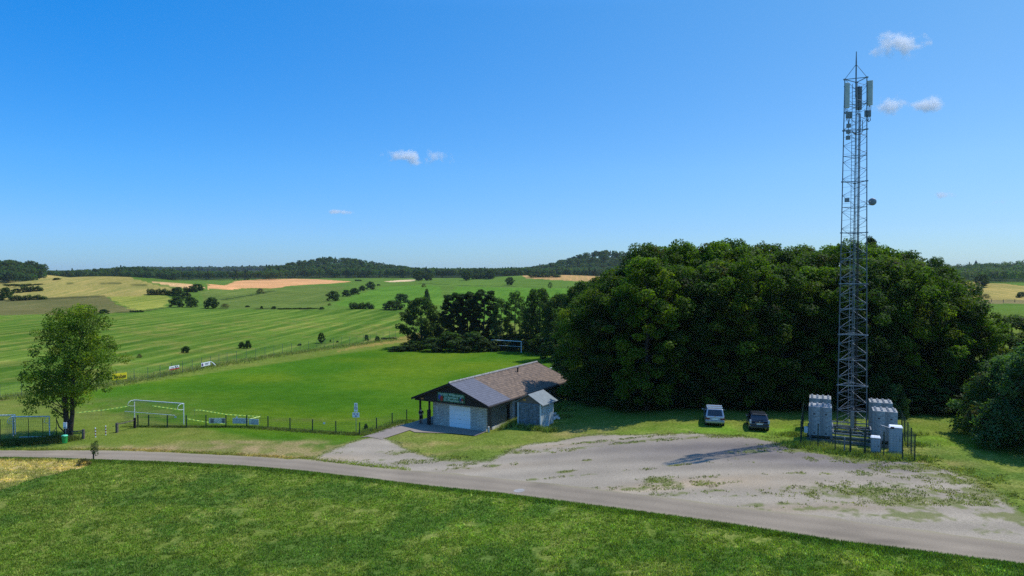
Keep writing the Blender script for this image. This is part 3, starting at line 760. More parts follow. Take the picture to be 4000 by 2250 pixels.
# far and middle distance bushes and hedges: px centre, base py, width px, height px, kind, label
def bush_px(px, pyb, wpx, hpx, key, label, cat='bush', name='bush', group=None, sink=.05):
    x, y = P(px, pyb); sc = y / F
    W, Hh = wpx * sc, hpx * sc
    tm, cm, H0, R0 = PROTO[key]
    if tm: return plant(name, key, x, y, W / (2 * R0), Hh / H0, label, cat, group)
    asp = W / Hh
    rz = -math.atan2(x, y) if key == 'hedge' else None
    if key == 'hedge': return plant(name, key, x, y, W / 6, Hh * 1.1, label, cat, group, rz=rz, sy=Hh * 1.5, zoff=-sink * Hh)
    return plant(name, key, x, y, W, Hh * 1.1, label, cat, group, rz=rz, sy=W * .9, zoff=-sink * Hh)
HB = [
 (22, 1172, 60, 56, 'bushA', 'big dark bush at the left picture edge below the yellow hill'), (64, 1143, 44, 18, 'bushB', 'small round bush right of the edge bush on the yellow hill'),
 (126, 1138, 70, 24, 'hedge', 'short thick hedge with a spike on the yellow hill'), (108, 1117, 145, 10, 'hedge', 'long thin hedge high on the yellow hill'),
 (110, 1172, 120, 22, 'hedge', 'low hedge along the top of the brown field'), (222, 1093, 36, 9, 'bushA', 'tiny dark bush on the crest of the yellow hill'),
 (620, 1151, 78, 26, 'hedge', 'left sprawling bushes at the hollow right of the yellow hill'), (690, 1155, 76, 38, 'bushB', 'tall scrub in the hollow between yellow hill and wheat'),
 (745, 1140, 50, 22, 'hedge', 'scrub running up towards the tan wheat field'), (770, 1133, 66, 28, 'bushA', 'dark bush against the left end of the wheat field'),
 (690, 1200, 66, 50, 'bushA', 'large dark bush at the left of the meadow top edge'), (748, 1200, 60, 46, 'bushA', 'second large dark bush right beside it at the meadow edge'), (725, 1172, 60, 34, 'bushB', 'bush behind the pair of large meadow edge bushes'),
 (825, 1205, 72, 50, 'bushA', 'rounded single dark bush right of the large pair'), (880, 1201, 44, 18, 'drybush', 'brownish low bush trailing right of the rounded dark bush'),
 (405, 1227, 46, 22, 'bushA', 'dark bush on the brown field edge above the lone tree'), (535, 1220, 48, 10, 'hedge', 'flat dark bush on the boundary under the yellow green strip'),
 (1017, 1146, 42, 23, 'drybush', 'reddish brown bush alone under the wheat field'), (967, 1200, 24, 8, 'bushA', 'tiny leftmost bush on the long meadow boundary'), (1022, 1206, 14, 13, 'bushA', 'tiny round bush on the long meadow boundary'),
 (1070, 1208, 26, 14, 'bushA', 'small dark round bush on the long meadow boundary'), (1165, 1208, 150, 7, 'hedge', 'long flat hedge on the meadow boundary'), (1257, 1209, 26, 12, 'bushA', 'small bush at the right end of the flat hedge'),
 (1287, 1194, 20, 11, 'drybush', 'tiny brown bush above the flat hedge end'), (1302, 1175, 62, 45, 'bushA', 'lowest and widest bush of the diagonal row'), (1352, 1158, 42, 30, 'bushA', 'second bush of the diagonal row climbing the field'),
 (1385, 1151, 50, 30, 'bushA', 'third bush of the diagonal row climbing the field'), (1415, 1136, 34, 24, 'bushA', 'small fourth bush of the diagonal row'), (1448, 1131, 46, 36, 'bushA', 'topmost round bush of the diagonal row'),
 (1478, 1116, 20, 8, 'bushA', 'tiny bush trailing the top of the diagonal row'),
 (1414, 1207, 92, 29, 'hedge', 'dark hedge left of the big bush by the pale path'), (1535, 1210, 112, 42, 'bushA', 'wide dark bush above the end of the pitch fence'), (1570, 1182, 78, 40, 'bushC', 'green domed bush behind the wide dark bush'),
 (1668, 1190, 30, 70, 'bushA', 'narrow upright dark bush on the hill above the round tree'), (1655, 1122, 26, 16, 'drybush', 'brown bush leaning left of the narrow upright bush'),
 (2128, 1083, 120, 16, 'hedge', 'long hedge lying on the tan stubble hill'), (1885, 1089, 90, 24, 'hedge', 'hedge before the forest right of the lone field tree'), (1400, 1098, 26, 7, 'hedge', 'faint low bush on the green slope right of the wheat'),
 (3990, 1163, 46, 26, 'bushA', 'dark bush at the right picture edge under the yellow hill'), (3820, 1158, 46, 34, 'bushC', 'green bush below the lone tree on the right hill'), (3850, 1166, 40, 22, 'drybush', 'rough scrub at the foot of the right yellow hill'),
 (725, 1378, 42, 30, 'bushA', 'single dark bush in the meadow right of the white banners'), (545, 1397, 26, 17, 'drybush', 'faint brown bush in the meadow beside the lone tree'), (945, 1360, 34, 28, 'bushA', 'left bush of the touching meadow pair'),
 (968, 1361, 32, 36, 'bushA', 'right and taller bush of the touching meadow pair'), (1171, 1350, 22, 9, 'bushA', 'tiny flat bush in the meadow left of the sapling tree'),
 (1291, 1336, 9, 11, 'bushA', 'tiny bush right of the meadow sapling tree'), (1318, 1338, 13, 8, 'bushA', 'tiny dark bush near the fence in the meadow'), (1432, 1330, 24, 26, 'bushC', 'pale shaggy bush outside the far end of the fence'),
 (1474, 1334, 27, 24, 'bushC', 'round pale green bush outside the far end of the fence'), (1520, 1325, 60, 8, 'hedge', 'low clipped hedge outside the fence end'),
 (1555, 1372, 90, 24, 'bushA', 'dark low bush at the far left corner of the pitch'), (1600, 1366, 80, 26, 'bushA', 'dark scrub at the foot of the round tree'),
]
for h in HB:
    bush_px(*h[:5], h[5], 'hedge' if h[4] == 'hedge' else 'bush', 'hedge' if h[4] == 'hedge' else 'bush')
for px, pyb, w, hh, key, lab in [(1255, 1341, 30, 42, 'round', 'small dark sapling tree standing alone in the green meadow'), (1636, 1097, 52, 40, 'round', 'flat topped dark tree at the left of the hill crest group'), (1672, 1096, 46, 30, 'round', 'smaller flat topped tree right in the hill crest group'),
                             (1822, 1096, 42, 40, 'round', 'lone field tree before the forest, right of the hill crest group'), (1992, 1114, 38, 32, 'round', 'isolated dark tree on the green slope under the stubble hill'), (2149, 1128, 18, 26, 'loose', 'tiny pale sapling on the green slope above the tree row'),
                             (3835, 1121, 60, 52, 'round', 'lone dark tree on top of the yellow hill at the far right'), (1860, 1088, 30, 34, 'round', 'tree at the forest edge right of the lone field tree'), (1916, 1090, 40, 36, 'round', 'round tree at the forest edge left of the stubble hill')]:
    bush_px(px, pyb, w, hh, key, lab, 'tree', 'field_tree')

# bank bushes behind the far goal and grass there
for px, Y, w, h_, s_ in [(1760, 151, 8, 5, 'under the poplars'), (1850, 151, 8, 5, 'below the tallest poplar'), (1930, 153, 7, 4, 'left behind the far goal'), (2055, 152, 8, 4.5, 'right behind the far goal'), (2130, 144, 8, 5, 'between far goal and wood'), (1690, 151, 7, 3.6, 'right of the round tree trunk'), (2165, 132, 7, 5.5, 'on the pitch side of the wood'), (1990, 154, 7, 4, 'straight behind the far goal'), (1610, 153, 6, 2.6, 'at the left end of the row'), (2100, 148, 6, 4, 'right of the far goal')]:
    plant('bush', 'bushA', AT(px, Y), Y, w, h_, 'dark bush on the shaded bank ' + s_, 'bush', 'bushes on the bank behind the far goal')
for px, Y, w, h_, s_ in [(2205, 88, 2.6, 1.9, 'right of the container roof'), (2140, 77.5, 2.2, 1.3, 'behind the rubble by the container'), (2170, 83, 2.2, 1.5, 'behind the container corner')]:
    plant('bush', 'bushC', AT(px, Y), Y, w, h_, 'pale green weedy bush ' + s_, 'bush')
b = bush_px(1430, 1676, 22, 24, 'bushA', 'small dark leafy shrub inside the fence corner by the sign pole'); 
# sapling with stake at the road verge
x, y = P(367, 1796)
sp = empty('sapling', (x, y, H1(x, y))); sp.scale = (.6, .6, .75); tag(sp, 'young sapling with drooping leaves tied to a stake on the road verge', 'sapling')
mb = MB(); mb.tube([(0, 0, -.1), (.05, 0, .8), (.12, .05, 1.6), (.3, .05, 2.4)], [.03, .025, .02, .008], 6)
for k in range(9):
    a = k * 2.4; mb.tube([(.06, 0, .7 + k * .15), (.06 + .35 * math.cos(a), .3 * math.sin(a), 1.1 + k * .15)], [.012, .005], 4)
mb.build('trunk', M['bark'], sp)
MB().box((0, -.15, .55), (.12, .12, 1.2)).build('stake', M['darkwood'], sp)
cl = [(.1 + .35 * math.cos(k * 2.4), .3 * math.sin(k * 2.4), .7 + k * .13, .3) for k in range(12)] + [(.35, .05, 2.3, .15)]
link('crown', crown_mesh('sapling_leaves', cl, 700, .13, (.055, .08, .035), up=-.1), sp)
x, y = P(327, 1816); plant('bush', 'drybush', x, y, 1.6, .7, 'withered brown weed clump at the corner of the straw patch', 'bush')

# the lone tree on the left
TY = 73.6
def lone_tree():
    bx, by = P(262, 1702); bz = H1(bx, by)
    root = empty('lone_tree', (bx, by, bz)); tag(root, 'tall airy green tree with forked trunk standing alone by the green bin', 'tree')
    out = [(185, 1170), (215, 1195), (240, 1215), (300, 1190), (345, 1180), (385, 1215), (415, 1240), (430, 1290), (405, 1330), (450, 1345), (480, 1400), (470, 1430), (425, 1440), (430, 1480), (415, 1530), (390, 1560),
           (340, 1545), (310, 1570), (320, 1600), (290, 1605), (235, 1590), (230, 1640), (215, 1600), (195, 1590), (150, 1600), (115, 1620), (90, 1580), (100, 1560), (130, 1530), (110, 1500), (90, 1470), (140, 1440), (165, 1400), (150, 1360), (175, 1310), (150, 1335), (160, 1270), (190, 1240), (200, 1215)]
    out = [(270 + (a - 270) * .80, 1405 + (b - 1405) * (.93 if b < 1405 else .93)) for a, b in out]
    loc = []
    tries = 0
    while len(loc) < 210 and tries < 20000:
        tries += 1
        px, py = rng.uniform(112, 490), rng.uniform(1165, 1640)
        if not inpoly(np.array([px]), np.array([py]), out)[0]: continue
        wid = np.interp(py, [1165, 1300, 1450, 1600], [1.0, 2.8, 3.4, 2.0])
        Y = by + rng.uniform(-wid, wid)
        v = V3(px, py, by); q = Vector((v.x - bx, Y - by, v.z - bz))
        if any((q - Vector(c[:3])).length < .68 for c in loc): continue
        loc.append((q.x, q.y, q.z, rng.uniform(.55, .98)))
    link('crown', crown_mesh('lone_tree_leaves', loc, 27000, .2, (.088, .14, .016), var=.35, squash=.7, yellow=.25), root)
    mb = MB()
    def L_(px, py, dy=0): v = V3(px, py, by); return Vector((v.x - bx, dy, v.z - bz))
    mb.tube([L_(262, 1715), L_(262, 1690), L_(258, 1620), L_(252, 1540), L_(250, 1460, .2), L_(252, 1390, .1), L_(240, 1290)], [.42, .3, .25, .22, .18, .12, .04], 9)
    mb.tube([L_(268, 1712, .1), L_(271, 1680, .2), L_(278, 1620, .2), L_(288, 1540, -.2), L_(296, 1450, -.4), L_(310, 1370, -.2), L_(330, 1270)], [.36, .26, .22, .2, .16, .1, .03], 9)
    mb.tube([L_(228, 1636, -.3), L_(238, 1665, -.3), L_(252, 1688, 0)], [.04, .06, .07], 6)
    for k, c in enumerate(loc[::5]):
        zz = max(1.6, c[2] - math.hypot(c[0], c[1]) * .75)
        side = L_(np.interp(zz, [0, 4, 8, 12], [262, 255, 250, 242]), 1400) if c[0] < .3 else L_(np.interp(zz, [0, 4, 8, 12], [268, 284, 300, 325]), 1400)
        p0 = Vector((side.x, 0, min(zz, 11))); p2 = Vector(c[:3]); pm = p0.lerp(p2, .5) + Vector((0, 0, .25 * rng.uniform(-1, 1)))
        mb.tube([p0, pm, p2], [.07, .04, .012], 5)
    mb.build('trunk', M['bark'], root)
lone_tree()

# ------------------------------------------------------------------ far woods, each one mass of crowns
def forest(name, label, n, pxr, Yr, hr, base, leaf=1.5, per=80, dark=.0, seed=1, edge=None, conif=.1):
    r = np.random.default_rng(seed)
    vs, qs, ts = [], [], []
    px = r.uniform(*pxr, n); Y = Yr[0] + (Yr[1] - Yr[0]) * r.random(n) ** 1.2
    if edge is not None: Y = Y + np.interp(px, [p for p, _ in edge], [e for _, e in edge])
    X = (px - CX) / F * Y * 1.0006
    Z = height(X, Y)
    cen, nor, siz, tin = [], [], [], []
    for i in range(n):
        h = r.uniform(*hr); rad = h * r.uniform(.3, .5); con = r.random() < conif
        d = r.normal(size=(per, 3)); d /= np.linalg.norm(d, axis=1, keepdims=True)
        d[:, 2] = np.where(d[:, 2] < -.5, -d[:, 2], d[:, 2])
        rr = r.uniform(.75, 1.08, per)[:, None]
        if con:
            rad *= .55; t = r.random(per) ** .8
            a = r.uniform(0, 6.28, per); p = np.stack([np.cos(a) * rad * (1 - t), np.sin(a) * rad * (1 - t), t * h * 1.12], 1)
        else: p = d * rr * np.array([rad, rad, h * .42]) + np.array([0, 0, h * .55])
        cen.append(p + np.array([X[i], Y[i], Z[i]])); nor.append(d * .8 + r.normal(size=(per, 3)) * .35 + np.array([0, 0, .3]))
        tv = np.array(base) * r.uniform(.65, 1.35) * (np.array([.8, .8, 1.0]) if con else np.array([r.uniform(.85, 1.3), 1, r.uniform(.8, 1.1)]))
        tin.append(tv[None, :] * r.uniform(.8, 1.2, per)[:, None]); siz.append(np.full(per, leaf * h / 12))
    v, q, t = leaf_quads(np.vstack(cen), np.vstack(nor), np.concatenate(siz), np.vstack(tin), .8)
    me = fast_mesh(name, v, q, tint=t); me.materials.append(M['leaf'])
    return tag(link(name, me), label, 'forest', kind='stuff')
FB = (.036, .068, .02)
forest('forest', 'dark wooded knoll at the left picture edge behind the yellow hill', 260, (-250, 176), (640, 830), (10, 14), FB, 1.9, 120, seed=3, edge=[(-250, 0), (100, 0), (176, 70)], conif=0)
forest('forest', 'long dark tree belt behind the yellow hill and left wheat field', 340, (120, 700), (860, 1030), (9, 12), FB, 2.0, 90, seed=4, conif=.03)
forest('forest', 'dark tree belt above the wheat field left of the wooded hill', 260, (640, 1100), (880, 1010), (9, 12), FB, 2.0, 90, seed=5, conif=.03)
forest('forest', 'broad wooded hill in the middle of the horizon', 1150, (1040, 2010), (960, 1330), (10, 14), FB, 2.1, 90, seed=6, conif=.06)
forest('forest', 'higher wooded hill meeting the dark wood on the right', 1000, (1960, 2660), (960, 1340), (10, 14), FB, 2.1, 90, seed=7, conif=.06)
forest('forest', 'bluish wooded ridge far off beyond the left tree belt', 420, (480, 1160), (2250, 3000), (13, 18), FB, 4.2, 50, seed=8)
forest('forest', 'wooded slopes beyond the yellow hill at the far right', 900, (3480, 4300), (700, 1250), (10, 14), (.045, .082, .024), 1.5, 90, seed=9, conif=.03)
# church spire far right
x, Y = AT(3812, 1240), 1240.0; zt = ZAT(1015, Y); zb = H1(x, Y)
cs = empty('church_spire', (x, Y, zb)); tag(cs, 'tiny pointed church spire on the skyline above the right hand woods', 'church spire')
MB().box((0, 0, (zt - zb - 9) / 2), (5, 5, zt - zb - 9)).build('tower', M['greywood'], cs)
mb = MB(); h0 = zt - zb - 9; mb.add([(-2.7, -2.7, h0 + .01), (2.7, -2.7, h0 + .01), (2.7, 2.7, h0 + .01), (-2.7, 2.7, h0 + .01), (0, 0, zt - zb)], [(0, 1, 4), (1, 2, 4), (2, 3, 4), (3, 0, 4), (3, 2, 1, 0)])
mb.build('spire', M['darkwood'], cs)
for k, (px, py) in enumerate([(3873, 1180), (3919, 1182), (3964, 1181)]):
    x, y = P(px, py); mb = MB(); mb.tube([(0, 0, -.1), (.03, 0, .9), (0, 0, 1.75)], [.17, .15, .13], 7)
    o = mb.build('fence_post', M['greywood']); o.location = (x, y, H1(x, y)); tag(o, 'thick wooden pasture post at the foot of the right yellow hill, %s of three' % ['leftmost', 'middle', 'rightmost'][k], 'post', 'pasture posts at the foot of the right yellow hill')

# ------------------------------------------------------------------ grass blades
def in_road(x, y):
    yu = np.interp(x, rup[:, 0], rup[:, 1]); yl = np.interp(x, rlo[:, 0], rlo[:, 1])
    return (y < yu + .12 * rng.normal(size=len(x)) * .5) & (y > yl - .02)
def tufts(name, label, X, Y, hgt, wid, mulc=(1, 1, 1), kind_label='grass', colfn=None, blades=3):
    n = len(X)
    Z = height(X, Y)
    col, _ = ground_colour(X, Y) if colfn is None else (colfn(X, Y), None)
    col = col * np.array(mulc) * (rng.uniform(.5, 2.0, n) * (.7 + .6 * vnoise(X, Y, .45, 77)))[:, None]
    vs, ts = [], []
    for b in range(blades):
        a = rng.uniform(0, 6.28, n); l = rng.uniform(.2, .8, n) * hgt; w = wid * rng.uniform(.6, 1.3, n)
        dx, dy = np.cos(a), np.sin(a); ox, oy = rng.normal(0, .05, n), rng.normal(0, .05, n)
        h = hgt * rng.uniform(.6, 1.3, n)
        p0 = np.stack([X + ox - dy * w, Y + oy + dx * w, Z - .02], 1); p1 = np.stack([X + ox + dy * w, Y + oy - dx * w, Z - .02], 1)
        p2 = np.stack([X + ox + dx * l, Y + oy + dy * l, Z + h], 1)
        vs.append(np.stack([p0, p1, p2], 1)); ts.append(np.repeat(col[:, None, :] * rng.uniform(.85, 1.2, n)[:, None, None], 3, axis=1))
    v = np.concatenate(vs).reshape(-1, 3); t = np.concatenate(ts).reshape(-1, 3)
    me = fast_mesh(name, v, np.arange(len(v)).reshape(-1, 3), tint=t, tri=True); me.materials.append(M['grass'])
    return tag(link(name, me), label, kind_label, kind='stuff')
# lawn in front of the road
n = 230000
Yc = 33 + (66 - 33) * rng.random(n) ** 1.15; Xc = rng.uniform(-.78, .80, n) * Yc
keep = (Yc < np.interp(Xc, rlo[:, 0], rlo[:, 1]) - .02) & (vnoise(Xc, Yc, .7, 5) > .2)
tufts('grass', 'mown rough lawn grass filling the foreground below the road', Xc[keep], Yc[keep], .11, .03, (1.12, 1.08, 1))
kk = keep & (rng.random(n) < .045) & (fbm(Xc, Yc, 3.0, 66, 3) > .5)
tufts('clover', 'pale clover and seed heads sprinkled through the foreground lawn', Xc[kk], Yc[kk], .13, .035, (2.3, 1.9, 2.6), 'clover')
# longer fringe along the lower road edge
i = rng.integers(0, len(rlo), 26000); Xf = rlo[i, 0] + rng.uniform(-.5, .5, len(i)); Yf = np.interp(Xf, rlo[:, 0], rlo[:, 1]) - np.abs(rng.normal(0, .35, len(i))) + .06
tufts('grass', 'longer grass fringe on the lower edge of the road', Xf, Yf, .16, .03, (.8, .85, .8))
i = rng.integers(0, len(rup) // 2, 9000); Xf = rup[i, 0] + rng.uniform(-.5, .5, len(i)); Yf = np.interp(Xf, rup[:, 0], rup[:, 1]) + np.abs(rng.normal(0, .5, len(i))) - .04
tufts('grass', 'dry grass fringe on the upper edge of the road', Xf, Yf, .1, .03, (1.3, 1.1, 1))
# weeds growing through the gravel
n = 150000
Xc = rng.uniform(-25, 48, n); Yc = rng.uniform(44, 73, n)
wdd = weed_density(Xc, Yc); d = wdd * .8 + 1.9 * (fbm(Xc, Yc, .75, 23, 4) - .5) * sm(0, .25, wdd)
keep = (rng.random(n) < .85 * sm(.2, .6, d)) & ~in_road(Xc, Yc)
def weedcol(x, y):
    k = fbm(x, y, 2.5, 33, 3)[:, None]; return np.array([.085, .13, .022]) * (1 - k) + np.array([.21, .18, .06]) * k
tufts('weeds', 'weeds and dry grass growing through the gravel lot', Xc[keep], Yc[keep], .11, .035, (1, 1, 1), 'weeds', weedcol)
# rim of the lot
al = lot_alpha(Xc, Yc)
keep = (al > .05) & (al < .75) & ~in_road(Xc, Yc) & (rng.random(n) < .75 * (1 - al))
tufts('weeds', 'ragged grass rim around the gravel lot', Xc[keep], Yc[keep], .1, .03, (1, 1, 1), 'weeds', weedcol)
# tall grass: along the club house bank, round the container, at the compound, under the fences
def tall(spots, label, h, w=.02, mulc=(1, 1, 1), cf=None):
    xs, ys = [], []
    for X, Y, rx, ry, k in spots:
        xs.append(rng.normal(X, rx, k)); ys.append(rng.normal(Y, ry, k))
    X = np.concatenate(xs); Y = np.concatenate(ys); tufts('tall_grass', label, X, Y, h, w, mulc, 'tall grass', cf, 3)
def tallcol(x, y):
    k = fbm(x, y, 1.5, 43, 3)[:, None]; return np.array([.08, .14, .025]) * (1 - k) + np.array([.2, .19, .06]) * k
sp_ = []
for t in np.arange(2.5, 14, .5):
    x, y = xy_of(5.6 + .12 * t, t); sp_.append((x, y, .45, .35, 260))
tall(sp_, 'tall grass on the bank along the side wall of the club house', .6, .022, cf=tallcol)
sp_ = [(*P(px, py), .4, .25, 150) for px, py in [(2010, 1652), (2035, 1668), (2075, 1676), (2100, 1680), (2150, 1685), (2205, 1630), (2215, 1605), (1990, 1640)]]
tall(sp_, 'tall grass and weeds round the foot of the container', .5, .022, cf=tallcol)
sp_ = [(*P(px, py), .9, .35, 300) for px, py in [(3110, 1735), (3090, 1700), (3130, 1748), (3190, 1745), (3250, 1760), (3300, 1768), (3350, 1772), (3400, 1782), (3460, 1788), (3520, 1795), (3570, 1792), (3160, 1738), (3560, 1740), (3545, 1700)]]
tall(sp_, 'rough grass along the fence of the mast compound', .33, .022, cf=tallcol)
sp_ = [(*P(px, py), 1.2, .12, 150) for px, py in zip(np.linspace(540, 1400, 26), np.interp(np.linspace(540, 1400, 26), [540, 964, 1405], [1668, 1669, 1700]))] + [(*P(px, py), .8, .2, 200) for px, py in zip(np.linspace(1410, 1590, 8), np.linspace(1698, 1645, 8))]
tall(sp_, 'uncut grass strip under the low green fence', .22, .02, cf=lambda x, y: tallcol(x, y) * .75)
sp_ = [(*P(px, py), 1.5, .4, 90) for px, py in zip(np.linspace(0, 1540, 70), np.interp(np.linspace(0, 1540, 70), [0, 400, 800, 1100, 1380, 1540], [1560, 1508, 1436, 1386, 1348, 1328]))]
tall(sp_, 'pale uncut grass under the tall ball stop fence', .4, .03, cf=tallcol)
sp_ = [(*P(px, py), 1.0, .45, 500) for px, py in zip(np.linspace(0, 240, 9), [1735, 1735, 1733, 1732, 1730, 1728, 1724, 1720, 1716])]
tall(sp_, 'long grass with tree shade painted in, under the goal enclosure at the left edge', .4, .022, cf=lambda x, y: tallcol(x, y) * .45)  # blade colour darkened to paint in the shadow beside the lone tree

# ------------------------------------------------------------------ club house
def brickmat(name, c1, c2, mortar, bw, bh, axis='x', msz=.02, bump=.5, noise_amt=.35):
    m, N, L, b = newmat(name)
    tc = N.new('ShaderNodeTexCoord'); sx = N.new('ShaderNodeSeparateXYZ'); L.new(tc.outputs['Object'], sx.inputs[0])
    cb = N.new('ShaderNodeCombineXYZ'); L.new(sx.outputs[{'x': 0, 'y': 1}[axis[0]]], cb.inputs[0])
    L.new(sx.outputs[2 if len(axis) == 1 else {'x': 0, 'y': 1}[axis[1]]], cb.inputs[1])
    br = N.new('ShaderNodeTexBrick'); L.new(cb.outputs[0], br.inputs['Vector'])
    br.inputs['Color1'].default_value = (*c1, 1); br.inputs['Color2'].default_value = (*c2, 1); br.inputs['Mortar'].default_value = (*mortar, 1)
    br.inputs['Scale'].default_value = 1; br.inputs['Brick Width'].default_value = bw; br.inputs['Row Height'].default_value = bh
    br.inputs['Mortar Size'].default_value = msz; br.inputs['Mortar Smooth'].default_value = .2
    nz = N.new('ShaderNodeTexNoise'); nz.inputs['Scale'].default_value = 2.5; nz.inputs['Detail'].default_value = 8; nz.inputs['Roughness'].default_value = .75; L.new(tc.outputs['Object'], nz.inputs['Vector'])
    r = N.new('ShaderNodeValToRGB'); e = r.color_ramp.elements; e[0].position = .3; e[1].position = .7
    e[0].color = (1 - noise_amt, 1 - noise_amt, 1 - noise_amt, 1); e[1].color = (1 + noise_amt * .8, 1 + noise_amt * .7, 1 + noise_amt * .6, 1)
    L.new(nz.outputs['Fac'], r.inputs[0])
    mx = N.new('ShaderNodeMix'); mx.data_type = 'RGBA'; mx.blend_type = 'MULTIPLY'; mx.inputs[0].default_value = 1
    L.new(br.outputs['Color'], mx.inputs[6]); L.new(r.outputs[0], mx.inputs[7]); L.new(mx.outputs[2], b.inputs['Base Color'])
    b.inputs['Roughness'].default_value = .88; b.inputs['Specular IOR Level'].default_value = .25
    bp = N.new('ShaderNodeBump'); bp.inputs['Strength'].default_value = bump; bp.inputs['Distance'].default_value = .02; bp.invert = True
    L.new(br.outputs['Fac'], bp.inputs['Height']); L.new(bp.outputs[0], b.inputs['Normal'])
    return m
M['whitebrick'] = brickmat('whitewashed_block', (.6, .58, .52), (.5, .485, .44), (.16, .15, .13), .38, .165, 'x')
M['sidebrick'] = brickmat('grey_side_block', (.3, .31, .28), (.23, .24, .215), (.1, .1, .085), .38, .165, 'y')
M['brownbrick'] = mat('brown_pier', (.1, .08, .065), .9, var=.3)
M['oldtile'] = brickmat('weathered_roof_tiles', (.235, .17, .12), (.15, .112, .085), (.07, .06, .05), .3, .34, 'yx', .02, .9, .5)
M['newtile'] = brickmat('slate_grey_roof_tiles', (.15, .155, .185), (.125, .13, .155), (.075, .078, .09), .3, .34, 'yx', .02, .9, .1)
M['ridge'] = mat('ridge_tile', (.26, .25, .24), .85, var=.3, scale=4)
M['garage'] = mat('white_garage_door', (.84, .86, .88), .4, var=.03, scale=1)
HZ = .3
HR = -R(30)
house = empty('club_house', (BX, BY, HZ), HR); tag(house, 'long low club house with brown and slate grey gable roof and whitewashed block front', 'club house')
EV, RG, HW, LN = 3.02, 5.0, 5.07, 20.5
sl = (RG - EV) / HW
def slab(s0, s1, t0, t1, th=.14, zo=0):
    mb = MB(); vs = []
    for t in (t0, t1):
        for s in (s0, s1):
            z = RG - sl * abs(s) + zo; vs += [(s, t, z), (s, t, z - th)]
    mb.add(vs, [(0, 4, 6, 2), (1, 3, 7, 5), (0, 2, 3, 1), (4, 5, 7, 6), (0, 1, 5, 4), (2, 6, 7, 3)]); return mb
def fixn(o):
    bm = bmesh.new(); bm.from_mesh(o.data); bmesh.ops.recalc_face_normals(bm, faces=bm.faces[:]); bm.to_mesh(o.data); bm.free(); return o
r1 = fixn(slab(0.02, HW, 0, 4.75).build('roof', M['newtile'], house)); r1['label'] = 'smooth slate grey front section of the right roof slope'
r2 = fixn(slab(0.02, HW, 4.752, LN).build('roof', M['oldtile'], house)); r2['label'] = 'weathered brown rear section of the right roof slope'
r3 = fixn(slab(-HW, -.02, 0, LN).build('roof', M['oldtile'], house))
mb = MB()
for k in range(62):
    t = .02 + k * .33; mb.tube([(0, t, RG + .0), (0, t + .34, RG + .035)], [.13, .155], 8)
mb.build('ridge_tiles', M['ridge'], r2)
# barge boards, fascia, gutter
for sgn in (-1, 1):
    for t in (-.045, LN + .045):
        mb = MB()
        a = Vector((0, t, RG - .06)); b_ = Vector((sgn * (HW + .02), t, EV - .08)); 
        mb.add([(a.x, t - .035, a.z + .09), (a.x, t + .035, a.z + .09), (a.x, t - .035, a.z - .2), (a.x, t + .035, a.z - .2), (b_.x, t - .035, b_.z + .09), (b_.x, t + .035, b_.z + .09), (b_.x, t - .035, b_.z - .16), (b_.x, t + .035, b_.z - .16)],
               [(0, 4, 5, 1), (2, 3, 7, 6), (0, 2, 6, 4), (1, 5, 7, 3), (0, 1, 3, 2), (4, 6, 7, 5)])
        fixn(mb.build('barge_board', M['darkwood'], house))
mb = MB()
for sgn in (-1, 1): mb.box((sgn * (HW + .05), LN / 2, EV - .13), (.09, LN - .1, .11))
mb.build('gutter', mat('gutter_metal', (.09, .08, .075), .6, .3), house)
# gable cladding (front and rear)
for t, nm in ((.2, 'gable_cladding'), (LN - .9, 'gable_cladding')):
    mb = MB(); zb = 2.72; we = HW - .25
    za = RG - .16
    mb.add([(-we, t, zb), (we, t, zb), (0, t, za), (-we, t, RG - sl * we - .16), (we, t, RG - sl * we - .16), (-we, t + .06, zb), (we, t + .06, zb), (0, t + .06, za), (-we, t + .06, RG - sl * we - .16), (we, t + .06, RG - sl * we - .16)],
           [(0, 1, 4, 2, 3), (5, 8, 7, 9, 6), (0, 5, 6, 1), (1, 6, 9, 4), (4, 9, 7, 2), (2, 7, 8, 3), (3, 8, 5, 0)])
    o = fixn(mb.build(nm, M['darkwood'], house))
# soffit deck
MB().box((0, LN / 2, 2.68), (9.5, LN - 1.0, .05)).build('soffit', M['darkwood'], house)
# walls (front with garage door opening)
FT = .9; ds0, ds1, dh = -.62, 2.24, 2.42
mb = MB()
def wallbox(s0, s1, t0, t1, z0, z1): mb.box(((s0 + s1) / 2, (t0 + t1) / 2, (z0 + z1) / 2), (s1 - s0, t1 - t0, z1 - z0))
wallbox(-2.78, ds0, FT, FT + .25, -.3, 2.65); wallbox(ds1, 4.24, FT, FT + .25, -.3, 2.65); wallbox(ds0, ds1, FT, FT + .25, dh, 2.65)
mb.build('front_wall', M['whitebrick'], house)
mb = MB()
wallbox(4.0, 4.236, FT + .252, 2.0, -.3, 2.65)
mb.build('corner_pier', M['brownbrick'], house)
mb = MB(); wallbox(3.75, 3.98, 2.002, 5.7, -.3, 2.65); wallbox(3.75, 3.98, 5.7, 6.8, 2.1, 2.65); wallbox(3.75, 3.98, 7.3, 19.6, -.3, 2.65)
mb.build('side_wall', M['sidebrick'], house)
mb = MB(); wallbox(3.7, 4.12, 6.8, 7.3, -.3, 2.65); mb.build('white_pillar', M['offwhite'], house)
mb = MB(); wallbox(3.7, 3.76, 5.7, 6.8, -.3, 2.1); d_ = mb.build('door', M['darkwood'], house)
MB().box((3.80, 6.65, 1.0), (.05, .12, .05)).build('handle', M['steel'], d_)
mb = MB(); wallbox(-2.78, -2.55, FT + .252, 19.6, -.3, 2.65); wallbox(-2.53, 3.73, 19.35, 19.6, -.3, 2.65); mb.build('rear_wall', M['sidebrick'], house)
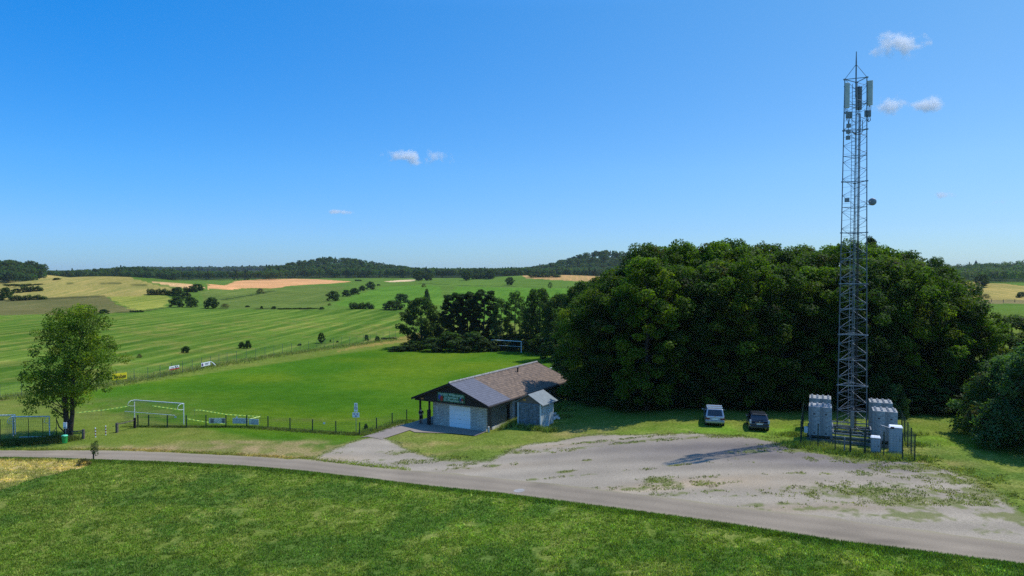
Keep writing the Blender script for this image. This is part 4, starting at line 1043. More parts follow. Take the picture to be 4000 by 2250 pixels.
mb = MB(); wallbox(4.0, 4.3, 2.1, 5.2, -.2, .28); mb.build('plinth', M['rubble'], house)
for t0 in (9.5, 12.5, 15.5):
    w_ = MB().box((3.99, t0 + .6, 1.5), (.05, 1.2, .8)).build('window', M['white'], house)
    MB().box((4.02, t0 + .6, 1.5), (.03, 1.05, .66)).build('pane', M['glass'], w_)
# garage door of ribbed panels
mb = MB()
n_ = 5
for k in range(n_):
    z0 = dh * k / n_; mb.box(((ds0 + ds1) / 2, FT + .12 + (.008 if k % 2 else 0), z0 + dh / n_ / 2), (ds1 - ds0 - .1, .05, dh / n_ - .012))
mb.box(((ds0 + ds1) / 2, FT + .16, dh / 2), (ds1 - ds0 - .1, .02, dh))
gd = mb.build('garage_door', M['garage'], house)
mb = MB(); mb.box((ds0 + .025, FT + .1, dh / 2), (.05, .12, dh)); mb.box((ds1 - .025, FT + .1, dh / 2), (.05, .12, dh)); mb.box(((ds0 + ds1) / 2, FT + .1, dh - .03), (ds1 - ds0 - .1, .12, .06)); mb.build('door_frame', M['white'], gd)
MB().box(((ds0 + ds1) / 2, FT + .08, 1.0), (.12, .04, .04)).build('handle', M['black'], gd)
for s_, t_ in ((-4.3, .55), (-2.95, .45), (-4.5, 4.5), (-4.5, 8.5), (-4.5, 12.5), (-4.5, 16.5)):
    MB().box((s_, t_, 1.33), (.17, .17, 2.66)).build('porch_post', M['darkwood'], house)
MB().box((-3.12, .6, .85), (.32, .3, 1.7)).build('meter_cupboard', M['darkwood'], house)
mb = MB(); mb.tube([(1.0, 13.5, RG - sl - .1), (1.0, 13.5, RG - sl + .45)], .09, 10); mb.tube([(1.0, 13.5, RG - sl + .47), (1.0, 13.5, RG - sl + .56)], .14, 10)
mb.build('vent_pipe', M['black'], house)
mb = MB(); mb.box((4.03, 1.35, .1), (.1, .1, .6)); 
# pale corner stone right of the garage
mb = MB(); x, y = xy_of(4.55, .95); mb.box((0, 0, .3), (.18, .18, .75)); o = mb.build('marker_stone', M['rubble']); o.location = (x, y, H1(x, y) - .1); tag(o, 'pale upright stone post at the right front corner of the club house', 'stone post')
# small orange lettered plates on both gables
M['orange'] = mat('orange_plate', (.45, .22, .04), .6, var=.2)
def text_mesh(body, size, mname, ext=.004, align='CENTER', parent=None, loc=(0, 0, 0), rot=(math.pi / 2, 0, 0), name='lettering', sx=1):
    cu = bpy.data.curves.new(name, 'FONT'); cu.body = body; cu.size = size; cu.extrude = ext; cu.align_x = align; cu.align_y = 'CENTER'; cu.resolution_u = 3; cu.offset = size * .012
    tmp = bpy.data.objects.new('tmp', cu); C.objects.link(tmp)
    dg = bpy.context.evaluated_depsgraph_get(); dg.update()
    me = bpy.data.meshes.new_from_object(tmp.evaluated_get(dg)); bpy.data.objects.remove(tmp)
    me.materials.clear(); me.materials.append(M[mname])
    o = link(name, me, parent); o.location = loc; o.rotation_euler = rot; o.scale = (sx, 1, 1); return o
MB().box((-3.72, .17, 2.98), (.32, .03, .16)).build('gable_plate', M['orange'], house)
# welcome banner on the gable
bn = empty('welcome_banner', (BX, BY, HZ), HR); tag(bn, 'green welcome banner with pale lettering on the dark gable above the garage door', 'banner')
def onplane(px, py, t):
    """s and local z on the plane local t=const"""
    u = (px - CX) / F
    s = (u * (BY + t * DY) - BX - t * DX) / (DY + u * DX); Y = BY - s * DX + t * DY
    return s, ZAT(py, Y) - HZ
(sa, za) = onplane(1707, 1527, .15); (sb, zb) = onplane(1708, 1568, .15); (sc_, zc) = onplane(1815, 1545, .15); (sd, zd) = onplane(1815, 1575, .15)
zt_, zb_ = (za + zc) / 2 , (zb + zd) / 2
zb_ = max(zb_, 2.78); W_ = sc_ - sa; H_ = zt_ - zb_
MB().box(((sa + sc_) / 2, .165, (zt_ + zb_) / 2), (W_, .03, H_)).build('cloth', M['bannergreen'], bn)
mid_ = (sa + sc_) / 2
text_mesh('Herzlich Willkommen', .44, 'palelet', parent=bn, loc=(mid_, .14, zt_ - H_ * .2), sx=.84)
text_mesh('im Sportpark', .38, 'palelet', parent=bn, loc=(mid_ + .05, .14, zt_ - H_ * .50), sx=.9)
text_mesh('SG Weyerstein', .36, 'palelet', parent=bn, loc=(mid_ + .05, .14, zt_ - H_ * .80), sx=.9)
mb = MB(); c0 = Vector((sa + .48, .14, zt_ - H_ * .62))
def disc(mb, c, rx, rz, th=.012, n=16):
    vs = [(c[0] + rx * math.cos(2 * math.pi * k / n), c[1] - th / 2, c[2] + rz * math.sin(2 * math.pi * k / n)) for k in range(n)]
    vs += [(v[0], v[1] + th, v[2]) for v in vs]
    mb.add(vs, [tuple(range(n)), tuple(reversed(range(n, 2 * n)))] + [(k, k + n, (k + 1) % n + n, (k + 1) % n) for k in range(n)])
disc(mb, (c0.x - .12, .14, c0.z + .08), .24, .3); mb.build('emblem', M['blue'], bn)
mb = MB(); disc(mb, (c0.x + .12, .125, c0.z - .06), .2, .3); mb.build('emblem', M['red'], bn)
mb = MB(); cx_ = sc_ - .42
disc(mb, (cx_ - .1, .14, zt_ - H_ * .42), .07, .08); mb.bar((cx_ - .1, .14, zt_ - H_ * .5), (cx_ - .05, .14, zt_ - H_ * .9), .07); mb.bar((cx_ + .12, .14, zt_ - H_ * .55), (cx_ + .16, .14, zt_ - H_ * .92), .07); mb.build('player_figures', M['offwhite'], bn)
mb = MB(); mb.bar((cx_ - .12, .12, zt_ - H_ * .5), (cx_ - .1, .12, zt_ - H_ * .72), .16); mb.build('player_shirt', M['blue'], bn)
mb = MB(); mb.bar((cx_ + .12, .12, zt_ - H_ * .5), (cx_ + .14, .12, zt_ - H_ * .72), .18); mb.build('player_shirt', M['redpaint'], bn)

# ------------------------------------------------------------------ container with a gable roof
cxp, cyp = .62, 73.2
cz = H1(1.5, 73.5) - .05
con = empty('storage_container', (cxp, cyp, cz), HR); tag(con, 'peeling blue grey steel container with a small gable roof of pale sheets', 'container')
CWd, CLn, CHt = 2.72, 2.95, 2.65
def peel():
    m, N, L, b = newmat('peeling_blue_paint')
    tc = N.new('ShaderNodeTexCoord'); mp = N.new('ShaderNodeMapping'); mp.inputs['Scale'].default_value = (1.2, 1.2, 3.2); L.new(tc.outputs['Object'], mp.inputs[0])
    nz = N.new('ShaderNodeTexNoise'); nz.inputs['Scale'].default_value = 2.2; nz.inputs['Detail'].default_value = 9; nz.inputs['Roughness'].default_value = .7; L.new(mp.outputs[0], nz.inputs['Vector'])
    r = N.new('ShaderNodeValToRGB'); e = r.color_ramp.elements; e[0].position = .46; e[0].color = (.07, .095, .105, 1); e[1].position = .60; e[1].color = (.16, .215, .26, 1)
    x = e.new(.72); x.color = (.23, .3, .34, 1)
    L.new(nz.outputs['Fac'], r.inputs[0]); L.new(r.outputs[0], b.inputs['Base Color']); b.inputs['Roughness'].default_value = .7; return m
M['peel'] = peel(); M['paleblue'] = mat('pale_blue_steel', (.52, .58, .59), .55, var=.15, scale=3, stretch=(1, 1, .3))
M['sheet'] = mat('pale_roof_sheet', (.17, .2, .205), .6, .1, var=.1, scale=2)
mb = MB(); mb.box((CWd / 2, CLn / 2, CHt / 2), (CWd - .1, CLn - .1, CHt)); 
core = mb.build('body', M['paleblue'], con)
mb = MB()
n_ = 13
for sx_, nm in ((CWd - .02, 'r'), (.02, 'l')):
    for k in range(n_):
        y0 = .12 + (CLn - .24) * (k + .5) / n_; mb.box((sx_, y0, CHt / 2), (.07, (CLn - .24) / n_ * .5, CHt - .28))
for sx_ in (.03, CWd - .03):
    for y_ in (.05, CLn - .05): mb.box((sx_, y_, CHt / 2), (.13, .13, CHt + .01))
    for z_ in (.07, CHt - .07): mb.box((sx_, CLn / 2, z_), (.12, CLn - .14, .13))
mb.build('corrugated_side', M['paleblue'], con)
for k in range(2):
    x0 = .12 + k * (CWd - .24) / 2; w_ = (CWd - .24) / 2 - .02
    mb = MB(); mb.box((x0 + w_ / 2, -.01, CHt / 2), (w_, .05, CHt - .16))
    for z_ in (.12, .72, 1.32, 1.92, 2.5): mb.box((x0 + w_ / 2, -.045, z_), (w_ - .02, .03, .1))
    for x_ in (x0 + .04, x0 + w_ - .04): mb.box((x_, -.045, CHt / 2), (.07, .032, CHt - .2))
    d_ = mb.build('door', M['peel'], con)
    mb = MB(); 
    for f in (.3, .72): mb.tube([(x0 + w_ * f, -.09, .1), (x0 + w_ * f, -.09, CHt - .12)], .02, 6)
    mb.bar((x0 + w_ * .3, -.1, 1.15), (x0 + w_ * .6, -.1, 1.12), .035); mb.build('locking_bar', M['steel'], d_)
MB().box((CWd / 2, .04, CHt - .04), (CWd - .24, .1, .08)).build('header', M['peel'], con)
gz, ra = CHt + .12, CHt + .98
mb = MB(); mb.add([(-.12, 0, gz - .1), (CWd + .12, 0, gz - .1), (CWd / 2, 0, ra - .06), (-.12, .06, gz - .1), (CWd + .12, .06, gz - .1), (CWd / 2, .06, ra - .06)], [(0, 1, 2), (5, 4, 3), (0, 3, 4, 1), (1, 4, 5, 2), (2, 5, 3, 0)])
fixn(mb.build('gable', M['greywood'], con)); M['greywood']
mb = MB()
for sg in (-1, 1):
    ex = CWd / 2 + sg * (CWd / 2 + .42); ez = gz - .17
    for k in range(3):
        f0, f1 = -.25 + k * 1.18, -.25 + (k + 1) * 1.18 - .01; dz = .004 * (k % 2)
        mb.add([(CWd / 2, f0, ra + dz), (ex, f0, ez + dz), (CWd / 2, f1, ra + dz), (ex, f1, ez + dz), (CWd / 2, f0, ra - .05), (ex, f0, ez - .05), (CWd / 2, f1, ra - .05), (ex, f1, ez - .05)],
               [(0, 2, 3, 1), (4, 5, 7, 6), (0, 1, 5, 4), (2, 6, 7, 3), (1, 3, 7, 5), (0, 4, 6, 2)])
fixn(mb.build('roof', M['sheet'], con))
MB().box((CWd * .3, -.02, gz + .2), (.36, .03, .16)).build('gable_plate', M['orange'], con)

# rubble beside the container
def rock(mb, c, r):
    bm = bmesh.new(); bmesh.ops.create_icosphere(bm, subdivisions=1, radius=r)
    for v in bm.verts: v.co = Vector((v.co.x * rng.uniform(.6, 1.3), v.co.y * rng.uniform(.6, 1.3), v.co.z * rng.uniform(.5, 1.1))) + Vector(c)
    mb.add([v.co[:] for v in bm.verts], [[v.index for v in f.verts] for f in bm.faces]); bm.free()
for k, (px, py, r_) in enumerate([(2120, 1655, .22), (2128, 1650, .28), (2135, 1658, .25), (2141, 1652, .3), (2126, 1661, .2), (2138, 1664, .18), (2132, 1644, .22), (2150, 1640, .26), (2157, 1636, .28), (2164, 1640, .22), (2172, 1636, .24), (2178, 1630, .22), (2166, 1629, .25), (2182, 1638, .18), (2145, 1646, .2)]):
    x, y = P(px, py); mb = MB(); rock(mb, (0, 0, .12), r_ * 1.05); rock(mb, (.1, .06, r_ * .8), r_ * .6)
    o = mb.build('rubble_block', M['rubble']); o.location = (x, y, H1(x, y) + (.2 if k in (3, 6, 12) else 0))
    where = 'near' if px < 2147 else 'far'
    tag(o, 'broken pale stone in the %s heap of rubble on the right of the container' % where, 'rubble', 'rubble stones in the %s heap beside the container' % where)

# ------------------------------------------------------------------ fences
def post_fence(name, pts, h, label, cat='fence', pr=.035, every=None, wires=(.2, .2), wr=.006, postmat='darkgreen', wiremat='green_wire', top_ext=.05, posts=None, square=True):
    """pts world xy polyline = post positions"""
    x0, y0 = pts[0]; root = empty(name, (x0, y0, H1(x0, y0))); tag(root, label, cat); z0 = root.location.z
    pm = MB()
    if square: pm.box((0, 0, h / 2), (pr * 2, pr * 2, h + .1))
    else: pm.tube([(0, 0, -.1), (0, 0, h)], pr, 6)
    me = pm.mesh('post'); me.materials.append(M[postmat])
    for (x, y) in pts:
        o = link('post', me, root); o.location = (x - x0, y - y0, H1(x, y) - z0)
    mb = MB()
    for (xa, ya), (xb, yb) in zip(pts[:-1], pts[1:]):
        za, zb = H1(xa, ya) - z0, H1(xb, yb) - z0; L_ = math.hypot(xb - xa, yb - ya)
        nh = max(1, int(round((h - .1) / wires[1])))
        for k in range(nh + 1):
            z = .05 + (h - .1) * k / nh
            mb.bar((xa - x0, ya - y0, za + z), (xb - x0, yb - y0, zb + z), wr * 1.4)
        if wires[0]:
            nv = max(1, int(L_ / wires[0]))
            for k in range(1, nv):
                f = k / nv; x, y, zz = xa + (xb - xa) * f - x0, ya + (yb - ya) * f - y0, za + (zb - za) * f
                mb.bar((x, y, zz + .04), (x, y, zz + h - .05), wr)
    mb.build('wire_mesh', M[wiremat], root)
    return root
FP = [(539, 1668), (581, 1668), (654, 1670), (728, 1670), (805, 1669), (883, 1669), (964, 1669), (1047, 1674), (1133, 1681), (1221, 1687), (1312, 1694), (1405, 1700), (1471, 1680), (1532, 1660), (1589, 1645)]
fpts = [P(a, b) for a, b in FP]
post_fence('low_fence', fpts, 1.33, 'low dark green welded mesh fence with posts between the grass strip and the pitch', pr=.05, wires=(.16, .2), wr=.007)
BF = [(0, 1562), (200, 1536), (400, 1508), (540, 1491), (700, 1460), (900, 1416), (1100, 1384), (1260, 1361), (1380, 1346), (1460, 1334), (1545, 1322)]
ba = np.array([P(a, b) for a, b in BF]); 
seg = np.hypot(*np.diff(ba, axis=0).T); cs_ = np.concatenate([[0], np.cumsum(seg)]); nposts = int(cs_[-1] / 2.5)
bt = np.linspace(0, cs_[-1], nposts); bpts = list(zip(np.interp(bt, cs_, ba[:, 0]), np.interp(bt, cs_, ba[:, 1])))
post_fence('ball_stop_fence', bpts, 2.1, 'tall thin wire ball stop fence running along the far left side of the pitch', pr=.035, wires=(.5, .35), wr=.008, postmat='greywire', wiremat='greywire', square=False)
def fence_at(px):
    a = np.array([(CX + F * p[0] / p[1]) for p in bpts]); i = np.interp(px, a, np.arange(len(a))); k = int(min(max(i, 0), len(a) - 2)); f = i - k
    x = bpts[k][0] * (1 - f) + bpts[k + 1][0] * f; y = bpts[k][1] * (1 - f) + bpts[k + 1][1] * f
    return x, y
def banner(name, px0, py0t, py0b, px1, matn, label):
    (xa, ya), (xb, yb) = fence_at(px0), fence_at(px1)
    zt, zb = ZAT(py0t, ya), ZAT(py0b, ya); L_ = math.hypot(xb - xa, yb - ya)
    nx, ny = (yb - ya) / L_, -(xb - xa) / L_
    root = empty(name, (xa + nx * .09, ya + ny * .09, zb), math.atan2(yb - ya, xb - xa)); tag(root, label, 'banner')
    slope = (H1(xb, yb) - H1(xa, ya)) / L_
    mb = MB(); n = 10
    vs = []
    for i in range(n + 1):
        f = i / n; yy = -.02 * math.sin(f * 9) 
        vs += [(f * L_, yy, slope * f * L_), (f * L_, yy, slope * f * L_ + (zt - zb)), (f * L_, yy + .012, slope * f * L_), (f * L_, yy + .012, slope * f * L_ + (zt - zb))]
    fs = []
    for i in range(n):
        a = i * 4; b = a + 4; fs += [(a, b, b + 1, a + 1), (a + 2, a + 3, b + 3, b + 2), (a + 1, b + 1, b + 3, a + 3), (a, a + 2, b + 2, b)]
    fs += [(0, 1, 3, 2), (n * 4, n * 4 + 2, n * 4 + 3, n * 4 + 1)]
    mb.add(vs, fs); mb.build('cloth', M[matn], root); return root, L_, zt - zb
b_, L_, h_ = banner('yellow_banner', 432, 1460, 1486, 489, 'yellow', 'yellow advertising banner with black lettering on the ball stop fence beside the lone tree')
text_mesh('Struben', .92, 'blackink', parent=b_, loc=(L_ * .52, -.05, h_ * .48), sx=1.15 * min(1, L_ / 3.9))
b_, L_, h_ = banner('white_banner', 655, 1432, 1448, 694, 'white', 'small white and red banner between the yellow banner and the torn one')
MB().box((L_ / 2, -.035, .14), (L_ * .98, .01, .24)).build('red_stripe', M['redpaint'], b_)
mb = MB(); mb.bar((L_ * .58, -.035, h_ * .95), (L_ * .75, -.035, h_ * .35), .06); mb.bar((L_ * .75, -.035, h_ * .95), (L_ * .9, -.035, h_ * .5), .06); mb.box((L_ * .3, -.035, h_ * .62), (L_ * .35, .01, .1)); mb.build('grey_lettering', M['radio'], b_)
b_, L_, h_ = banner('white_banner', 781, 1418, 1433, 816, 'white', 'white banner on the ball stop fence with its right end torn loose and hanging down')
mb = MB(); disc(mb, (.3, -.035, h_ * .5), .22, .26, .01); mb.build('emblem', M['blue'], b_)
mb = MB(); disc(mb, (.42, -.045, h_ * .42), .12, .16, .01); mb.build('emblem', M['red'], b_)
mb = MB(); mb.box((L_ * .62, -.035, h_ * .66), (L_ * .5, .01, .08)); mb.box((L_ * .6, -.035, h_ * .4), (L_ * .36, .01, .05)); mb.build('grey_lettering', M['radio'], b_)
mb = MB(); mb.tube([(L_, 0, h_ * .95), (L_ + .5, -.05, h_ * .55), (L_ + 1.2, -.1, -.2), (L_ + 1.45, -.1, -.45)], [.05, .12, .15, .1], 7); mb.build('torn_end', M['white'], b_)

# banners seen from the back on the low fence
def low_banner(px0, px1, top, bot, label, strips, dark=None):
    fx = [(CX + F * p[0] / p[1]) for p in fpts[:12]]
    def at(px):
        i = np.interp(px, fx, np.arange(12)); k = min(int(i), 10); f = i - k
        return fpts[k][0] * (1 - f) + fpts[k + 1][0] * f, fpts[k][1] * (1 - f) + fpts[k + 1][1] * f
    (xa, ya), (xb, yb) = at(px0), at(px1); L_ = math.hypot(xb - xa, yb - ya)
    root = empty('fence_banner', (xa, ya + .07, H1(xa, ya)), math.atan2(yb - ya, xb - xa)); tag(root, label, 'banner')
    h0, h1 = 17.5 - (bot - 1060) / F * ya, 17.5 - (top - 1060) / F * ya
    MB().box((L_ / 2, 0, (h0 + h1) / 2), (L_, .015, h1 - h0)).build('cloth', M['backcloth'], root)
    for a, b in strips: MB().box((L_ * (a + b) / 2, -.016, (h0 + h1) / 2), (L_ * (b - a), .012, (h1 - h0) * .8)).build('printed_panel', M[dark], root)
M['backcloth'] = mat('grey_banner_back', (.78, .72, .6), .8, var=.25, scale=3); M['darkprint'] = mat('dark_banner_print', (.24, .22, .2), .8, var=.3); M['midprint'] = mat('faded_banner_print', (.55, .54, .52), .8, var=.35, scale=4)
low_banner(809, 873, 1636, 1657, 'grey banner back with two dark squares on the low green fence', [(.1, .3), (.8, .97)], 'darkprint')
low_banner(902, 962, 1636, 1658, 'faded bluish banner on the low green fence, left of a shared post', [(.05, .8)], 'midprint')
low_banner(966, 1005, 1638, 1661, 'faded streaky grey banner on the low green fence, right of a shared post', [(.3, .95)], 'midprint')
for k, (px, py) in enumerate([(925, 1631), (685, 1629), (1266, 1653)]):
    fx_, fy_ = P(px, 1672); Y = 78.2 if px < 1000 else 76.0; v = V3(px, py, Y)
    o = MB().box((0, 0, 0), (.22, .02, .2)).build('fence_plate', M['white']); o.location = v; tag(o, ['small pale plate on the low fence above the bluish banner', 'small pale plate on the low fence inside the near goal mouth', 'small pale plate on the low fence left of the sign pole'][k], 'plate')

# timber rails, bollards, bin, sign box
def rail(pa, pb, ha, hb, label, postA=True, th=.22):
    (xa, ya), (xb, yb) = P(*pa), P(*pb); z0 = H1(xa, ya)
    root = empty('timber_barrier', (xa, ya, z0)); tag(root, label, 'barrier')
    if postA: MB().box((0, 0, ha / 2 - .05), (th, th, ha + .1)).build('post', M['greywood'], root)
    MB().box((xb - xa, yb - ya, hb / 2 + H1(xb, yb) - z0), (th, th, hb + .1)).build('post', M['darkwood'], root)
    mb = MB(); mb.bar((0, 0, ha * .85), (xb - xa, yb - ya, hb * .8), .09); mb.build('rail', M['greywood'], root)
rail((457, 1690), (527, 1672), 1.05, 1.1, 'timber barrier with a sloping rail at the left end of the low fence')
rail((326, 1714), (276, 1706), 1.0, .7, 'timber barrier with a dark rail reaching to the lone tree trunk', th=.2)
for px, py, lab in [(373, 1708, 'nearer left red and white striped bollard in the grass'), (413, 1700, 'right red and white striped bollard in the grass')]:
    x, y = P(px, py); root = empty('bollard', (x, y, H1(x, y))); tag(root, lab, 'bollard', 'striped bollards in the grass opening')
    for nm, off, mm in (('white_band', 0, 'white'), ('red_band', 1, 'redpaint')):
        mb = MB()
        for k in range(off, 7, 2): mb.tube([(0, 0, k * .145), (0, 0, (k + 1) * .145 - .001)], .055 if off == 0 else .056, 10)
        mb.build(nm, M[mm], root)
x, y = P(253, 1731); root = empty('litter_bin', (x, y, H1(x, y))); tag(root, 'bright green round litter bin beneath the white box by the lone tree', 'litter bin')
mb = MB(); mb.tube([(0, 0, .02), (0, 0, .72)], [.24, .27], 16); mb.build('body', M['green_bin'], root)
mb = MB(); mb.tube([(0, 0, .722), (0, 0, .78), (0, 0, .84)], [.30, .30, .2], 16); mb.build('rim', mat('mint_bin_rim', (.12, .6, .35), .5), root)
MB().box((0, -.2, .76), (.24, .2, .06)).build('opening', M['black'], root)
x, y = P(257, 1722); root = empty('notice_box', (x, y, H1(x, y))); tag(root, 'small white dispenser box on a thin post above the green bin', 'dispenser box')
MB().tube([(0, 0, 0), (0, 0, 1.7)], .03, 8).build('post', M['steel'], root)
MB().box((0, -.07, 1.62), (.34, .12, .62)).build('box', M['white'], root, bevel=.01)
MB().box((0, -.14, 1.42), (.2, .02, .1)).build('slot', M['radio'], root)

# sign pole by the fence corner
x, y = P(1391, 1688); root = empty('sign_pole', (x, y, H1(x, y))); tag(root, 'grey pole with three stacked white signs behind the fence corner', 'sign')
zt = ZAT(1574, y) - root.location.z
MB().tube([(0, 0, 0), (0, 0, zt)], .032, 8).build('pole', M['steel'], root)
def zl(py): return ZAT(py, y) - root.location.z
def sw(a): return a / F * y
o1 = MB().box((0, -.05, (zl(1574) + zl(1586)) / 2), (sw(13), .02, zl(1574) - zl(1586))).build('sign_plate', M['white'], root)
o2 = MB().box((0, -.05, (zl(1587) + zl(1608)) / 2), (sw(14), .02, zl(1587) - zl(1608) - .01)).build('sign_plate', M['white'], root)
o3 = MB().box((0, -.05, (zl(1611) + zl(1630)) / 2), (sw(27), .02, zl(1611) - zl(1630))).build('sign_plate', M['white'], root)
mb = MB(); mb.add([(-.1, -.075, zl(1583)), (.1, -.075, zl(1583)), (0, -.075, zl(1577)), (-.1, -.065, zl(1583)), (.1, -.065, zl(1583)), (0, -.065, zl(1577))], [(0, 1, 2), (5, 4, 3), (0, 3, 4, 1), (1, 4, 5, 2), (2, 5, 3, 0)]); mb.build('symbol', M['radio'], o1)
def ringm(mb, c, r0, r1, th=.012, n=20):
    vs = []
    for k in range(n):
        t = 2 * math.pi * k / n
        for r in (r0, r1): vs += [(c[0] + r * math.cos(t), c[1], c[2] + r * math.sin(t)), (c[0] + r * math.cos(t), c[1] + th, c[2] + r * math.sin(t))]
    fs = []
    for k in range(n):
        a, b = k * 4, ((k + 1) % n) * 4
        fs += [(a, b, b + 2, a + 2), (a + 1, a + 3, b + 3, b + 1), (a + 2, b + 2, b + 3, a + 3), (a, a + 1, b + 1, b)]
    mb.add(vs, fs)
mb = MB(); zc_ = zl(1594); ringm(mb, (0, -.075, zc_), .12, .16); mb.bar((-.09, -.07, zc_ + .09), (.09, -.07, zc_ - .09), .035); mb.build('prohibition_symbol', M['radio'], o2)
for dx, dz in ((-.16, .09), (.16, .09), (0, -.14)):
    mb = MB(); zc_ = zl(1620) + dz; ringm(mb, (dx, -.075, zc_), .06, .09); mb.bar((dx - .05, -.07, zc_ + .05), (dx + .05, -.07, zc_ - .05), .025); mb.build('symbol', M['radio'], o3)

# ------------------------------------------------------------------ goals
def goal(pL, pR, h, depth, label, back=1, net=.16, r=.048, midbar=.55, post_mat='white', netmat='netcord', w_override=None):
    (xa, ya), (xb, yb) = pL, pR; W = math.hypot(xb - xa, yb - ya); z0 = H1((xa + xb) / 2, (ya + yb) / 2)
    root = empty('football_goal', (xa, ya, z0), math.atan2(yb - ya, xb - xa)); tag(root, label, 'goal')
    # local x along the mouth, local y away from the play area = -y*back
    s = -1 * back
    for x in (0, W): MB().tube([(x, 0, -.05), (x, 0, h)], r, 8).build('goal_post', M[post_mat], root)
    MB().tube([(-.05, 0, h), (W + .05, 0, h)], r, 8).build('crossbar', M[post_mat], root)
    for x in (0, W):
        MB().tube([(x, 0, h), (x, s * .45, h + .02), (x, s * .8, h - .12), (x, s * .95, h - .45), (x, s * .5, h - .62), (x, 0.0, h - .7)], .025, 6).build('net_bracket', M[post_mat], root)
    if midbar: MB().tube([(0, s * depth * .9, h * midbar), (W, s * depth * .9, h * midbar)], .03, 6).build('net_bar', M[post_mat], root)
    mb = MB(); n = int(W / net)
    prof = [(0, h), (s * .8, h - .05), (s * depth, h * .5), (s * depth, .02)]
    def at(f):
        f *= 3; k = min(int(f), 2); f -= k; a, b = prof[k], prof[k + 1]; return a[0] * (1 - f) + b[0] * f, a[1] * (1 - f) + b[1] * f
    for i in range(n + 1):
        x = W * i / n
        for a, b in zip(prof[:-1], prof[1:]): mb.bar((x, a[0], a[1]), (x, b[0], b[1]), .006)
    for k in range(1, 22):
        a = at(k / 22); mb.bar((0, a[0], a[1]), (W, a[0], a[1]), .006)
    for x in (0, W):
        for k in range(1, 12):
            z = h * k / 12; e = s * (.8 + (depth - .8) * max(0, min(1, (h - z) / (h * .5)))); mb.bar((x, 0, z), (x, e, z), .006)
        for k in range(1, 7):
            y_ = s * depth * k / 7; mb.bar((x, y_, .02), (x, y_, h * .95 if abs(y_) < .8 else h * .75), .006)
    mb.build('net', M[netmat], root)
    return root
M['netcord'] = mat('green_net_cord', (.035, .10, .07), .8, var=.2); M['netblue'] = mat('blue_green_net', (.06, .16, .15), .8, var=.2)
M['netorange'] = mat('orange_net', (.3, .14, .06), .8, var=.2)
goal(P(526, 1642), P(718, 1658), 2.4, 1.5, 'near full size white goal with coloured net behind the low fence', back=1)
goal(P(1920, 1371), P(2036, 1378), 2.44, .5, 'far full size white goal in front of the shaded tree row', back=-1, net=.5, midbar=.52, r=.075)
# enclosure with training goals at the left edge
enc = [P(-90, 1722), P(-40, 1720), P(2, 1719), P(55, 1718), P(112, 1716), P(168, 1714), P(221, 1709)]
ef = post_fence('enclosure_fence', enc, 2.15, 'green wire enclosure fence in front of the stored goals at the left edge', pr=.03, wires=(.2, .25), wr=.006, square=False)
mb = MB(); e_ = enc[-1]; l_ = enc[-2]
x0, y0 = enc[0]; mb.bar((e_[0] - x0, e_[1] - y0, 1.1), (l_[0] + .6 - x0, l_[1] + .1 - y0, 0), .05); mb.build('brace', M['greywire'], ef)
goal(P(-70, 1700), P(60, 1697), 2.1, 1.3, 'stored training goal behind the enclosure, cut by the left picture edge', back=1, midbar=0, net=.2, r=.05, netmat='netblue')
goal(P(52, 1703), P(194, 1701), 2.05, 1.3, 'stored training goal with blue green net, right one in the enclosure', back=1, midbar=0, net=.2, r=.06, netmat='netblue')
o = MB().tube([(0, 0, .05), (2.6, .3, .05)], .05, 6).build('goal_base_bar', M['white']); x, y = P(75, 1710); o.location = (x, y, H1(x, y)); tag(o, 'loose white bar lying on the grass inside the goal enclosure', 'bar')
# barrier tape round the goal area
M['tape_y'] = mat('yellow_tape', (.5, .62, .08), .5, var=.1); M['tape_g'] = mat('green_tape', (.16, .33, .05), .5, var=.1)
def tape(pts, name, label):
    """pts: (px, py, depth) points in space"""
    V = [V3(*p) for p in pts]; root = empty(name, V[0]); tag(root, label, 'barrier tape')
    ma, mbb = MB(), MB(); d = 0; acc = 0
    for a, b in zip(V[:-1], V[1:]):
        L_ = (b - a).length; n = max(1, int(L_ / .27))
        for i in range(n):
            p, q = a.lerp(b, i / n), a.lerp(b, (i + 1) / n)
            w = Vector((0, .05, .035)); vs = [p - w - V[0], q - w - V[0], q + w - V[0], p + w - V[0]]; off = Vector((0, .003, -.006))
            (ma if acc % 2 else mbb).add(vs + [v + off for v in vs], [(0, 1, 2, 3), (7, 6, 5, 4), (3, 2, 6, 7), (0, 4, 5, 1)]); acc += 1
    ma.build('pale_section', M['tape_y'], root); mbb.build('green_section', M['tape_g'], root)
tape([(300, 1612, 84), (400, 1602, 84), (505, 1586, 84)], 'barrier_tape', 'striped yellow tape reaching left from the near goal towards the lone tree')
tape([(595, 1585, 83), (650, 1593, 82.5), (712, 1602, 82)], 'barrier_tape', 'striped yellow tape crossing inside the near goal net')
tape([(758, 1602, 82), (785, 1602, 81.6), (880, 1618, 80.5), (960, 1624, 80), (1016, 1627, 79.5), (973, 1637, 78.4)], 'barrier_tape', 'striped yellow tape sagging right of the near goal above the fence banners')
tape([(728, 1635, 79), (803, 1648, 78.6), (880, 1655, 78.4)], 'barrier_tape', 'striped tape behind the low fence between goal and banners')
for px, py, lab in [(1017, 1650, 'thin tape stake at the right end of the cordon'), (395, 1625, 'thin tape stake left of the near goal'), (760, 1625, 'thin tape stake right beside the near goal')]:
    x, y = P(px, py); o = MB().tube([(0, 0, 0), (0, 0, .95)], .015, 5).build('tape_stake', M['greywire']); o.location = (x, y, H1(x, y)); tag(o, lab, 'stake')

